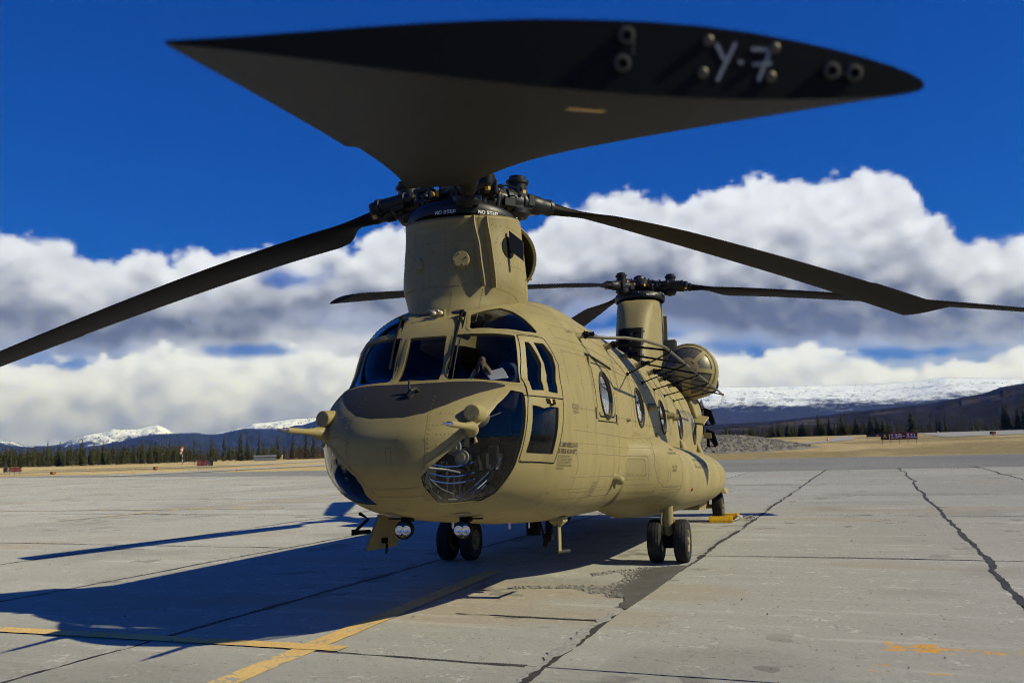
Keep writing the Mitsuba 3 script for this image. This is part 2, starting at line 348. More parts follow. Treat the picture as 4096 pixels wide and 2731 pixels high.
# aft pylon (z, half width, x front, x rear)
AP = np.array([(2.8, .80, 9.3, 13.3), (3.1, .62, 9.75, 13.2), (3.4, .54, 10.05, 13.1), (4.0, .50, 10.3, 13.0), (4.9, .50, 10.75, 12.9), (5.22, .50, 11.0, 12.75), (5.38, .50, 11.22, 12.6)])
# sponson: stations x -> (outer y, z bottom, z top), blended from the flank
SP = np.array([(2.1, 1.26, 0.94, 1.80), (2.28, 1.42, .93, 1.92), (2.5, 1.62, .91, 1.98), (2.85, 1.80, .88, 2.0), (3.3, 1.90, .82, 1.97), (4.2, 1.93, .72, 1.89), (9.6, 1.93, .66, 1.84), (10.3, 1.91, .70, 1.80), (11.0, 1.85, .78, 1.74), (11.5, 1.68, .97, 1.62), (11.75, 1.45, 1.1, 1.48), (11.8, 1.3, 1.2, 1.38)])
def sponson(sgn, n=40):
    xs = np.concatenate([np.linspace(2.1, 4.2, 40), np.linspace(4.4, 9.6, 18), np.linspace(9.7, 11.8, 24)])
    yo, zb, zt = (pchip(SP[:, 0], SP[:, k])(xs) for k in (1, 2, 3))
    t = np.linspace(0, 2 * np.pi, n, endpoint=False); rows = []
    yi = 0.85
    for x, o, b, tt in zip(xs, yo, zb, zt):
        c, s = np.cos(t), np.sin(t); ym, zm = yi, (b + tt) / 2
        y = ym + (o - ym) * np.sign(c) * np.abs(c) ** (2 / 2.3) * np.where(c < 0, .3, 1)
        z = zm + (tt - b) / 2 * np.sign(s) * np.abs(s) ** (2 / 2.5)
        rows.append(np.stack([np.full(n, x), sgn * y, z], 1))
    return closed_loft(np.array(rows))
HULL = closed_hull()
_fp = pylon_pts(FP, -0.10); _fp[..., 2] += (.139 * (_fp[..., 0] + .06) - .030) * smoothstep_np(3.5, 4.22, _fp[..., 2])
FPY = closed_loft(_fp)
APY = closed_loft(pylon_pts(AP, 11.8, pf=3.0, pr=2.8))
SPON = {s: sponson(s) for s in (-1, 1)}
def man(mesh): return m3.Manifold(m3.Mesh(np.ascontiguousarray(np.asarray(mesh.vertices), np.float32), np.ascontiguousarray(np.asarray(mesh.faces), np.uint32)))

class Caster:
    """casts rays at a mesh, to lay rivets, seams, panels and print on the hull"""
    def __init__(s, *meshes):
        m = trimesh.util.concatenate([trimesh.Trimesh(x.vertices, x.faces, process=False) for x in meshes])
        s.sc = mi.load_dict({'type': 'scene', 'm': mikit.ply(m, None, smooth=30)})
    def __call__(s, o, d):
        o = np.atleast_2d(np.asarray(o, float)); d = np.broadcast_to(np.asarray(d, float), o.shape)
        si = s.sc.ray_intersect(mi.Ray3f(mi.Point3f(np.ascontiguousarray(o.T)), mi.Vector3f(np.ascontiguousarray(d.T))))
        p = np.array(si.p).T; n = np.array(si.sh_frame.n).T; ok = np.array(si.is_valid())
        n = np.where((n * d).sum(1, keepdims=True) > 0, -n, n)
        return p, n, ok
CAST = Caster(HULL, FPY, APY, SPON[-1], SPON[1])
# ------------------------------------------------------------------ helicopter
H = thing('helicopter', 'tan twin rotor transport helicopter with dark blades parked on the concrete apron', 'helicopter')
def hp(name, mesh, bsdf, smooth=30, parent=H, label=None, kind=None, world=False):
    m = mesh.mesh() if isinstance(mesh, Bag) else mesh
    v = m.vertices if world else A2W(m.vertices)
    return put(f'{parent}__{name}', trimesh.Trimesh(v, m.faces, process=False), bsdf, smooth, label=label, kind=kind)
def hpn(name, v, f, n, bsdf, parent=H, label=None):
    """part with given normals"""
    key = numbered(f'{parent}__{name}')
    path = meshkit.write_ply((A2W(v), f), False, normals=np.asarray(n) @ RA.T)
    scene[key] = {'type': 'ply', 'filename': path, 'face_normals': False, 'bsdf': {'type': 'ref', 'id': bsdf}}
    return tag(key, label)
MIR = np.array([1, -1, 1.0])
# window outlines on the port side (points on the skin)
WS_SIDE = [(-1.086, -.286, 2.767), (-1.028, -.512, 2.771), (-.914, -.718, 2.768), (-.84, -.811, 2.759), (-.934, -.867, 2.515), (-1.087, -.938, 2.258), (-1.179, -.864, 2.261), (-1.305, -.689, 2.277), (-1.351, -.504, 2.290), (-1.391, -.302, 2.298)]
WS_MID = [(-1.104, .197, 2.757), (-1.104, -.197, 2.757), (-1.437, -.225, 2.297), (-1.437, .225, 2.297)]
EYEBROW = [(-.816, -.34, 3.01), (-.685, -.447, 3.067), (-.54, -.562, 3.11), (-.526, -.686, 3.068), (-.55, -.823, 2.969), (-.560, -.911, 2.884), (-.556, -.973, 2.808), (-.735, -.855, 2.814), (-.912, -.648, 2.829), (-1.02, -.40, 2.831)]
DOOR_FRONT = [(-.799, -.895, 2.701), (-.754, -.928, 2.698), (-.716, -1.002, 2.575), (-.697, -1.038, 2.482), (-.863, -1.104, 2.196), (-1.04, -1.033, 2.188), (-.886, -.945, 2.416)]
DOOR_REAR = [(-.705, -.958, 2.701), (-.576, -1.026, 2.702), (-.498, -1.099, 2.587), (-.492, -1.13, 2.465), (-.637, -1.183, 2.181), (-.797, -1.133, 2.187), (-.679, -1.082, 2.364), (-.662, -1.054, 2.485), (-.684, -1.010, 2.585)]
DOOR_LOW = [(-1.146, -1.065, 2.04), (-1.049, -1.103, 2.034), (-.976, -1.131, 2.017), (-.85, -1.164, 2.04), (-.697, -1.202, 2.04), (-.76, -1.195, 1.805), (-.844, -1.167, 1.579), (-1.287, -1.032, 1.588), (-1.225, -1.061, 1.791)]
CHIN = [(-1.281, -.895, 2.182), (-1.165, -.987, 2.164), (-1.233, -1.026, 2.044), (-1.295, -1.041, 1.883), (-1.352, -1.022, 1.682), (-1.388, -.965, 1.485), (-1.414, -.874, 1.335), (-1.41, -.774, 1.231), (-1.417, -.646, 1.165), (-1.489, -.509, 1.143), (-1.601, -.308, 1.139), (-1.76, -.31, 1.201), (-1.939, -.291, 1.308), (-2.028, -.306, 1.395), (-2.046, -.401, 1.479), (-1.999, -.538, 1.591), (-1.919, -.664, 1.712), (-1.772, -.768, 1.854), (-1.547, -.85, 2.029)]
GLARE = [(-2.055, 0, 1.904), (-2.049, -.166, 1.906), (-1.997, -.334, 1.939), (-1.864, -.487, 2.015), (-1.682, -.626, 2.098), (-1.481, -.749, 2.162), (-1.251, -.87, 2.219), (-1.40, -.573, 2.252), (-1.50, -.274, 2.262), (-1.525, 0, 2.264)]
DOOR = [(-.82, -.82, 2.765), (-.535, -1.02, 2.765), (-.437, -1.143, 2.491), (-.50, -1.20, 2.30), (-.567, -1.215, 2.128), (-.66, -1.21, 1.80), (-.79, -1.165, 1.496), (-1.363, -.983, 1.51), (-1.315, -1.03, 1.75), (-1.225, -1.035, 2.0), (-1.10, -1.01, 2.2), (-.93, -.93, 2.5)]
def rounded(poly, r):
    return poly.buffer(-r, quad_segs=4).buffer(2 * r, quad_segs=4).buffer(-r, quad_segs=4)
def outline(pts, n=None, grow=0.0, r=.02, deep=.35, out=.35):
    """(prism solid, polygon, o, axes): the outline of points on the skin as a prism through the skin"""
    p = np.array(pts, float); c = p.mean(0)
    if n is None:
        _, _, vh = np.linalg.svd(p - c); n = vh[2]
        if n @ (c - [.5, 0, 2]) < 0: n = -n
    n = unit(n); ex = unit(np.cross([0, 0, 1.0], n)); ey = np.cross(n, ex)
    q = np.stack([(p - c) @ ex, (p - c) @ ey], 1)
    poly = Polygon(q).buffer(0)
    poly = rounded(poly, r) if r else poly
    if grow: poly = poly.buffer(grow, quad_segs=4)
    b = Bag().prism(poly, c - n * deep, ex, ey, n, deep + out)
    return man(b.mesh()), poly, c, (ex, ey, n)
def with_normals(mesh, flip=False):
    m = trimesh.Trimesh(mesh.vertices, mesh.faces, process=False)
    _, _, n = meshkit.arrays(m, True)
    if flip: n = -n
    M = m3.Manifold(m3.Mesh(np.ascontiguousarray(np.hstack([np.asarray(m.vertices), n]), np.float32), np.ascontiguousarray(np.asarray(m.faces), np.uint32)))
    return M.as_original()
def pieces(M, ident):
    """triangles of the boolean result M that come from the original with this id: vertices, faces, normals"""
    g = M.to_mesh(); f = np.asarray(g.tri_verts); vp = np.asarray(g.vert_properties)
    keep = np.zeros(len(f), bool); ri = np.asarray(g.run_index)
    for k, oid in enumerate(g.run_original_id):
        if oid == ident: keep[ri[k] // 3:ri[k + 1] // 3] = True
    f = f[keep]; used, inv = np.unique(f, return_inverse=True)
    v = vp[used]; n = v[:, 3:6] if v.shape[1] >= 6 else None
    return v[:, :3], inv.reshape(-1, 3), (None if n is None else n / (np.linalg.norm(n, axis=1, keepdims=True) + 1e-9))
def both(pts): return [np.array(pts), np.array(pts)[::-1] * MIR]
N_FRONT = (-.78, 0, .62)
WINDOWS = []   # name, prism, glass colour
def win(name, pts, n=None, sides=(-1, 1), **k):
    for s in sides:
        p = np.array(pts) if s < 0 else np.array(pts) * MIR
        nn = None if n is None else (np.array(n) if s < 0 else np.array(n) * MIR)
        WINDOWS.append((name, s, p, nn, k))
win('windshield_pane', WS_MID, (-.80, 0, .60), (-1,), r=.02)
win('windshield_pane', WS_SIDE, (-.78, -.42, .50), r=.02)
win('eyebrow_window', EYEBROW, (-.55, -.5, .65), r=.025)
win('door_window', DOOR_FRONT, r=.012); win('door_window', DOOR_REAR, r=.012); win('door_window', DOOR_LOW, r=.015)
win('chin_window', CHIN, (-.62, -.70, -.35), r=.02, deep=.6, out=.6)
HOLES = [(1.00, 2.285), (3.30, 2.29), (5.50, 2.28), (7.70, 2.265), (9.90, 2.22)]
PH_X, PH_Z = .305, .262
for k, (hx, hz) in enumerate(HOLES):
    t = np.linspace(0, 2 * np.pi, 28, endpoint=False)
    for s in (-1, 1):
        WINDOWS.append(('porthole', s, np.stack([hx + PH_X * np.cos(t), np.full(28, s * 1.33), hz + PH_Z * np.sin(t)], 1), np.array([0, s, 0.0]), dict(r=0, deep=.2, out=.2)))
CUT = [(w, outline(w[2], w[3], **w[4])) for w in WINDOWS]
hullN, innerN = with_normals(HULL), with_normals(closed_hull(.045, xr=XR - .045), True)
hid, iid = hullN.original_id(), innerN.original_id()
shell = hullN - innerN
glassN = with_normals(closed_hull(.010)); gid = glassN.original_id()
for w, (pr, *_r2) in CUT: shell = shell - pr
v, f, n = pieces(shell, hid); hpn('fuselage', v, f, n, 'm_tan')
v, f, n = pieces(shell, iid); hpn('cabin_lining', v, f, n, 'm_lining')
g_ = shell.to_mesh(); ri_ = np.asarray(g_.run_index); keep_ = np.zeros(len(g_.tri_verts), bool)
for k, oid in enumerate(g_.run_original_id):
    if oid not in (hid, iid): keep_[ri_[k] // 3:ri_[k + 1] // 3] = True
hp('window_reveals', trimesh.Trimesh(np.asarray(g_.vert_properties)[:, :3], np.asarray(g_.tri_verts)[keep_], process=False), 'm_tan_part', False)
skin = {}
for off in (-.003, -.006, -.010):
    M = with_normals(closed_hull(off)); skin[off] = (M, M.original_id())
def skin_patch(name, solid, off, bsdf, parent=H, label=None):
    """a thin sheet that follows the skin, 'off' metres proud of it, with a rim"""
    M, i = skin[off]; v, f, n = pieces(M ^ solid, i)
    e = np.sort(np.vstack([f[:, [0, 1]], f[:, [1, 2]], f[:, [2, 0]]]), 1); u, c = np.unique(e, axis=0, return_counts=True)
    return hpn(name, v, f, n, bsdf, parent, label)
def man_union(ms):
    o = ms[0]
    for q in ms[1:]: o = o + q
    return o
GLASSKEY = {}
for w, (pr, poly, c, ax) in CUT:
    v, f, n = pieces(glassN ^ pr, gid)
    key = hpn(w[0], v, f, n, 'm_glass_chin' if w[0] == 'chin_window' else 'm_glass_port' if w[0] == 'porthole' else 'm_glass')
# window frames: raised bands round the panes
def band(pts, nn, wdt, **k):
    big = outline(pts, nn, grow=wdt, **k)[0]; return big - outline(pts, nn, **k)[0]
for s in (-1, 1):
    for pts, nn, wd, k in ((WS_SIDE, (-.78, -.42, .50), .040, dict(r=.02)), (EYEBROW, (-.55, -.5, .65), .035, dict(r=.025)), (CHIN, (-.62, -.70, -.35), .036, dict(r=.02, deep=.6, out=.6))):
        p = np.array(pts) if s < 0 else np.array(pts) * MIR; nn = np.array(nn) if s < 0 else np.array(nn) * MIR
        skin_patch('window_frame', band(p, nn, wd, **k), -.006, 'm_tan')
skin_patch('window_frame', band(WS_MID, (-.80, 0, .60), .036, r=.02), -.010, 'm_tan')
# cockpit doors: a raised leaf with its three windows cut out
for s in (-1, 1):
    S = lambda q: np.array(q) if s < 0 else np.array(q) * MIR
    leaf = outline(S(DOOR), None, r=.04)[0]
    for q in (DOOR_FRONT, DOOR_REAR, DOOR_LOW): leaf = leaf - outline(S(q), None, r=.012)[0]
    skin_patch('cockpit_door', leaf, -.006, 'm_tan')
gl = np.vstack([np.array(GLARE), (np.array(GLARE) * MIR)[::-1][1:-1]])
skin_patch('antiglare_panel', outline(gl, (-.45, 0, .9), r=0, deep=.6, out=.6)[0], -.003, 'm_glare', label='matt black anti glare panel on top of the nose')

# pylons, sponsons, roof tunnel
hp('front_pylon', FPY, 'm_tan', 40); hp('rear_pylon', APY, 'm_tan', 40)
for s in (-1, 1): hp('sponson', SPON[s], 'm_tan', 50)
b = Bag(); xs = np.array([1.2, 2.2, 11.0])
t = np.linspace(0, np.pi, 13)
b.grid(np.array([[(x, .30 * np.sign(np.cos(a)) * abs(np.cos(a)) ** .5, 3.38 + (.02 if x < 2 else .06) * np.sin(a) ** .6) for a in t] for x in xs]))
hp('drive_shaft_cover', b, 'm_glare', 30)

def walk_path(pts, step):
    p = np.array(pts, float); d = np.r_[0, np.cumsum(np.linalg.norm(np.diff(p, axis=0), axis=1))]
    s = np.linspace(0, d[-1], max(2, int(round(d[-1] / step)) + 1))
    return np.stack([np.interp(s, d, p[:, k]) for k in range(3)], 1)
def on_skin(p, n, back=.6):
    q, nn, ok = CAST(p + np.asarray(n) * back, -np.asarray(n, float)); return q[ok], nn[ok]
RIV, SEAM = Bag(), Bag()
def rivets(pts, n, step=.040, r=.0088, h=.006):
    n = unit(n); q, nn = on_skin(walk_path(pts, step), n)
    for c, m in zip(q, nn):
        e1, e2, m = basis(m)
        RIV.add([c + e1 * r, c + e2 * r, c - e1 * r, c - e2 * r, c + m * h], [(0, 1, 4), (1, 2, 4), (2, 3, 4), (3, 0, 4)])
def ribbon(pts, n, w=.006, h=.0016, step=.03, bag=None, closed=False):
    bag = bag or SEAM; n = unit(n); pts = list(pts) + ([pts[0]] if closed else [])
    q, nn = on_skin(walk_path(pts, step), n)
    if len(q) < 2: return
    t = np.gradient(q, axis=0); side = np.cross(t, nn); side /= np.linalg.norm(side, axis=1, keepdims=True) + 1e-9
    bag.grid(np.stack([q + nn * h + side * w / 2, q + nn * h - side * w / 2], 1))
def flank(pts, **k): ribbon([(x, -1.0, z) for x, z in pts], (0, -1, 0), **k)
def flank_r(pts, **k): rivets([(x, -1.0, z) for x, z in pts], (0, -1, 0), **k)
# port flank: stringers and frames
for z in (1.14, 1.36, 1.60, 1.83, 2.07, 2.66, 2.80, 2.95, 3.08):
    flank_r([(-.35 if z < 2.6 else -.3, z), (6.0, z)], step=.032)
for z in (1.235, 1.70, 2.72): flank([(-.45, z), (7.5, z)], w=.004)
for x in (-.30, .05, .42, .92, 1.65, 2.05, 2.6, 3.0, 3.8, 4.4, 5.0):
    flank_r([(x, 1.0), (x, 3.25)], step=.032)
for x in (.38, 1.64, 2.62, 3.75, 4.9, 6.1): flank([(x, 1.0), (x, 3.25)], w=.004)
flank([(-.50, 1.50), (-.30, 1.62), (-.18, 1.48)], w=.006); flank([(-.2, 1.48), (-.22, 1.2), (1.6, 1.2), (1.62, 1.48)], w=.007)
for x0_, x1_, z_ in ((.0, 3.6, 3.2), (.0, 3.4, 3.3)):
    rivets([(x0_, -.6, z_), (x1_, -.6, z_)], (0, -.5, 1), step=.034)
for x in (.1, .5, 1.2, 1.9, 2.6): rivets([(x, -1.2, 2.9), (x, -.3, 3.4)], (0, -.6, .8), step=.034)
# front pylon: rivet lines and joint
for y in (-.50, -.36, -.19, -.02, .16, .36): rivets([(-.7, y, 3.38), (-.7, y, 4.14)], (-1, -.1 if y > -.3 else -.7, 0), step=.034)
for z in (3.36, 3.60, 3.83, 4.02, 4.15): rivets([(-.7, .55, z), (-.7, -.55, z)], (-1, 0, 0), step=.034); rivets([(-.35, -.6, z), (.0, -.65, z)], (-.4, -1, 0), step=.034)
ribbon([(-.7, .6, 3.35), (-.7, -.5, 3.35)], (-1, 0, 0), w=.007); ribbon([(-.6, -.46, 3.35), (-.25, -.66, 3.29), (.3, -.62, 3.16)], (-.3, -1, 0), w=.007)
for y in (-.1, .3): rivets([(-.8, y, 2.92), (-.8, y, 3.3)], (-1, 0, .3), step=.034)
rivets([(-.85, -.40, 2.92), (-.70, -.44, 3.33)], (-.9, -.4, .2), step=.030)
# nose: cap joint, lower hatch, side rows
for s in (-1, 1):
    yy = s * .33
    ribbon([(-2, yy * 1.0, 2.1), (-2, yy * 1.15, 1.85), (-2, yy * 1.15, 1.6), (-2, yy * .95, 1.35)], (-1, 0, 0), w=.006)
    rivets([(-2, yy * 1.06, 2.1), (-2, yy * 1.22, 1.85), (-2, yy * 1.22, 1.6)], (-1, 0, 0))
    rivets([(-2, s * .38, 1.83), (-2, s * .72, 1.84)], (-1, s * .4, 0)); rivets([(-2, s * .45, 1.95), (-2, s * .80, 1.95)], (-1, s * .4, .2))
    for z in (1.75, 1.66): rivets([(-2, s * .45, z), (-2, s * .60, z)], (-1, s * .4, 0))
ribbon([(-2, -.33, 1.27), (-2, .22, 1.27), (-2, .22, 1.13), (-2, -.33, 1.13)], (-1, 0, -.5), w=.006, closed=True)
rivets([(-2, -.31, 1.25), (-2, .20, 1.25), (-2, .20, 1.15), (-2, -.31, 1.15)], (-1, 0, -.5), step=.03)
ribbon([(-2.1, -.075, 1.64), (-2.1, -.03, 1.64), (-2.1, -.03, 1.50), (-2.1, -.075, 1.50)], (-1, 0, 0), w=.006, closed=True)
# screws of the window frames
for s in (-1, 1):
    for pts, nn in ((WS_SIDE, (-.78, -.42, .50)), (EYEBROW, (-.55, -.5, .65)), (CHIN, (-.62, -.70, -.35)), (DOOR_LOW, (-.29, -.94, .1)), (WS_MID, (-.8, 0, .6))):
        p = np.array(pts); nn = np.array(nn)
        if s > 0: p, nn = p * MIR, nn * MIR
        if pts is WS_MID and s > 0: continue
        c = p.mean(0); q = c + (p - c) * 1.0; q = q + (p - c) / (np.linalg.norm(p - c, axis=1, keepdims=True)) * .022
        rivets(np.vstack([q, q[:1]]), nn, step=.05, r=.008, h=.0095)
# sponson joints
sp = lambda pts, **k: ribbon([(x, -1.5, z) for x, z in pts], (0, -1, 0), **k)
spr = lambda pts, **k: rivets([(x, -1.5, z) for x, z in pts], (0, -1, 0), **k)
for x in (3.3, 4.3, 5.0, 7.6, 8.0, 9.6, 10.0): spr([(x, .85), (x, 1.8)], step=.045); 
for x in (3.28, 4.2, 7.55, 9.8): sp([(x, .85), (x, 1.8)], w=.006)
for z in (1.12, 1.16, 1.20): spr([(2.75, z), (3.25, z)], step=.03)
sp([(2.70, 1.84), (2.56, 1.7), (2.52, 1.45), (2.60, 1.27), (2.75, 1.19), (3.15, 1.19)], w=.009)
sp([(2.12, 1.12), (2.62, 1.12)], w=.012); spr([(2.1, 1.15), (2.6, 1.15)], step=.026, r=.008, h=.006)
for q in (.0, .035): spr([(2.50 - q, 1.86), (2.60 - q, 1.5), (2.60 - q, 1.2), (2.54 - q, 1.0)], step=.04, r=.008, h=.006)
sp([(2.14, 1.56), (2.40, 1.56), (2.40, 1.34), (2.14, 1.34)], w=.008, closed=True); spr([(2.10, 1.60), (2.44, 1.60), (2.44, 1.30), (2.10, 1.30), (2.10, 1.6)], step=.036, r=.009, h=.007); spr([(2.18, 1.53), (2.37, 1.53), (2.37, 1.37), (2.18, 1.37), (2.18, 1.53)], step=.036, r=.007, h=.006)
sp([(2.78, 1.42), (2.84, 1.42), (2.84, 1.26), (2.78, 1.26)], w=.007, closed=True)
# rear pylon
rp = lambda pts, **k: ribbon([(x, -.4, z) for x, z in pts], (-.2, -1, 0), **k)
rp([(11.5, 3.6), (11.5, 5.2)], w=.012); rp([(12.4, 3.6), (12.4, 5.2)], w=.012); rp([(11.5, 4.7), (12.6, 4.7)], w=.012)
rivets([(11.4, -.4, 3.6), (11.4, -.4, 5.2)], (0, -1, 0), step=.06, r=.008)
hp('rivets', RIV, mat('m_rivet', prin((.19, .152, .068), .55)), False, kind='stuff'); hp('panel_seams', SEAM, 'm_seam', 40, kind='stuff')
# dark gaps round the doors and the escape hatch
GAP = Bag()
ribbon(DOOR, (-.34, -.9, .25), w=.010, h=.008, bag=GAP, closed=True)
ribbon([(-1.19, -1.0, 2.127), (-.567, -1.2, 2.128)], (-.3, -.95, 0), w=.012, h=.0085, bag=GAP)
HT = [(.47, 2.62), (1.30, 2.64), (1.42, 2.60), (1.48, 2.45), (1.48, 1.99), (.50, 1.965)]
flank(HT, w=.012, h=.003, bag=GAP, closed=True); flank([(.36, 2.70), (1.62, 2.66)], w=.03, h=.01, bag=GAP)
for pts in ([(.56, 2.06), (.62, 2.02), (1.36, 2.05), (1.40, 2.10)],): flank(pts, w=.016, h=.006, bag=GAP)
hp('door_gaps', GAP, 'm_black', 40, kind='stuff')
for x, z in ((.44, 2.62), (.44, 2.05), (1.53, 2.03)):
    q, nn = on_skin(np.array([[x, -1, z]]), (0, -1, 0)); hp('hatch_hinge', Bag().box(q[0] + nn[0] * .006, (.07, .02, .12), ch=.004), 'm_seam', False)
# portholes: rubber rim
for k, (hx, hz) in enumerate(HOLES):
    t = np.linspace(0, 2 * np.pi, 41)
    for s in (-1, 1):
        q, nn = on_skin(np.stack([hx + (PH_X + .012) * np.cos(t), np.full(41, s * 1.0), hz + (PH_Z + .012) * np.sin(t)], 1), (0, s, 0))
        hp('porthole_rim', Bag().tube(q + nn * .004, .014, 8, cap=False), 'm_screen', 60)
# bubble window over the fourth porthole
t = np.linspace(0, 2 * np.pi, 33); prof = [(0, 1), (.07, .98), (.14, .9), (.20, .74), (.235, .5), (.25, .25), (.255, .01)]
bub = np.array([[(HOLES[3][0] + .30 * r * np.cos(a), -1.345 - d, HOLES[3][1] + .26 * r * np.sin(a)) for a in t] for d, r in prof])
hp('bubble_window', Bag().grid(bub), 'm_glass_clear', 60)
# ------------------------------------------------------------------ rotors (at rest)
def naca(tc, n=22):
    """closed section, x from 0 (leading edge) to 1, starting at the trailing edge upper side"""
    x = (1 - np.cos(np.linspace(0, np.pi, n))) / 2
    yt = tc / 2 * pchip([0, .006, .02, .05, .1, .17, .26, .36, .5, .7, .85, .93, 1], [0, .14, .26, .41, .59, .77, .93, 1, .93, .62, .30, .14, .03])(x)
    yc = .016 * np.sin(np.pi * np.clip(x, 0, 1) ** .8)
    up = np.stack([x, yc + yt + .0010], 1)[::-1]; lo = np.stack([x, yc * .8 - yt - .0010], 1)[1:]
    return np.vstack([up, lo])
RR = 9.02
def blade_frame(o, az, tilt, droop, hand, r, twist):
    d = np.array([-np.cos(az), -np.sin(az), 0.0]); c = hand * np.array([np.sin(az), -np.cos(az), 0.0])
    q = np.clip((r - .4) / (RR - .4), 0, 2)
    z = r * d[0] * tilt - droop * q ** 1.2
    dz = d[0] * tilt - droop * 1.2 * q ** .2 / (RR - .4)
    D = unit(d + [0, 0, dz]); C = unit(c + [0, 0, c[0] * tilt]); C = unit(C - D * (C @ D)); U = np.cross(D, C) * hand
    if U[2] < 0: U = -U
    ct, st = np.cos(twist), np.sin(twist)
    return np.asarray(o) + d * r * .985 + [0, 0, z], D, ct * C + st * U, ct * U - st * C
LE_T = pchip([.95, 1.5, 2.0, 2.4, 2.9, 3.6, 4.4, 9.2], [.09, .09, .11, .135, .165, .19, .205, .212])
TE_T = [(.95, .09), (1.35, .11), (1.5, .16), (1.75, .36), (2.0, .55), (2.15, .595), (6.9, .60), (6.98, .635), (9.2, .61)]
def blade_twist(r): return np.interp(r, [1.3, 2.2, 3.0, 9.1], [.14, .12, .075, -.088])
def make_blade(o, az, tilt, droop, hand, tip_marks=False, part='rotor_blade', label=None):
    rs = np.array([.95, 1.2, 1.5, 1.65, 1.80, 1.86, 2.0, 2.2, 2.4, 2.6, 2.8, 3.0, 3.06, 3.3, 3.7, 4.2, 4.8, 5.4, 6.0, 6.6, 6.9, 6.98, 7.2, 7.7, 8.15, 8.5, 8.8, RR])
    rows = []
    for r in rs:
        p, D, C, U = blade_frame(o, az, tilt, droop, hand, r, blade_twist(r))
        le = LE_T(r); te = np.interp(r, [a for a, _ in TE_T], [b for _, b in TE_T])
        S = naca(np.interp(r, [2.2, 3, 7, 9.1], [.13, .115, .10, .088])); ch = le + te
        foil = np.stack([le - S[:, 0] * ch, S[:, 1] * ch], 1)
        t = np.linspace(0, 2 * np.pi, len(S)) + np.pi
        rad = np.interp(r, [.95, 1.86], [.085, .08]); round_ = np.stack([np.cos(t) * rad, -np.sin(t) * rad], 1)
        w = float(smoothstep_np(1.15, 1.9, r)); s = foil * w + round_ * (1 - w)
        rows.append(p + s[:, :1] * C + s[:, 1:] * U)
    rows = np.array(rows)
    b = Bag().grid(rows)
    c = rows[0].mean(0); n = rows.shape[1]; i = np.arange(n - 1)
    b.add(np.vstack([rows[0], [c]]), np.stack([i, i + 1, i * 0 + n], 1))
    key = hp(part, b, 'm_blade', 38, label=label)
    # tip rib, its screws
    p, D, C, U = blade_frame(o, az, tilt, droop, hand, RR, blade_twist(RR))
    S = naca(.088); ch = .822; poly = np.stack([.212 - S[:, 0] * ch, S[:, 1] * ch], 1)
    m = Bag().prism(Polygon(poly).buffer(0), p + D * .0005, C, U, D, .006)
    hp('tip_cap', m, 'm_bladetip', False, key)
    return key, (p + D * .0065, D, C, U)
def smoothstep_np(a, b, x):
    t = np.clip((x - a) / (b - a), 0, 1); return t * t * (3 - 2 * t)
def hexnut(bag, c, d, r=.022, h=.02):
    bag.cyl(np.asarray(c) - unit(d) * h / 2, np.asarray(c) + unit(d) * h / 2, r, n=6)
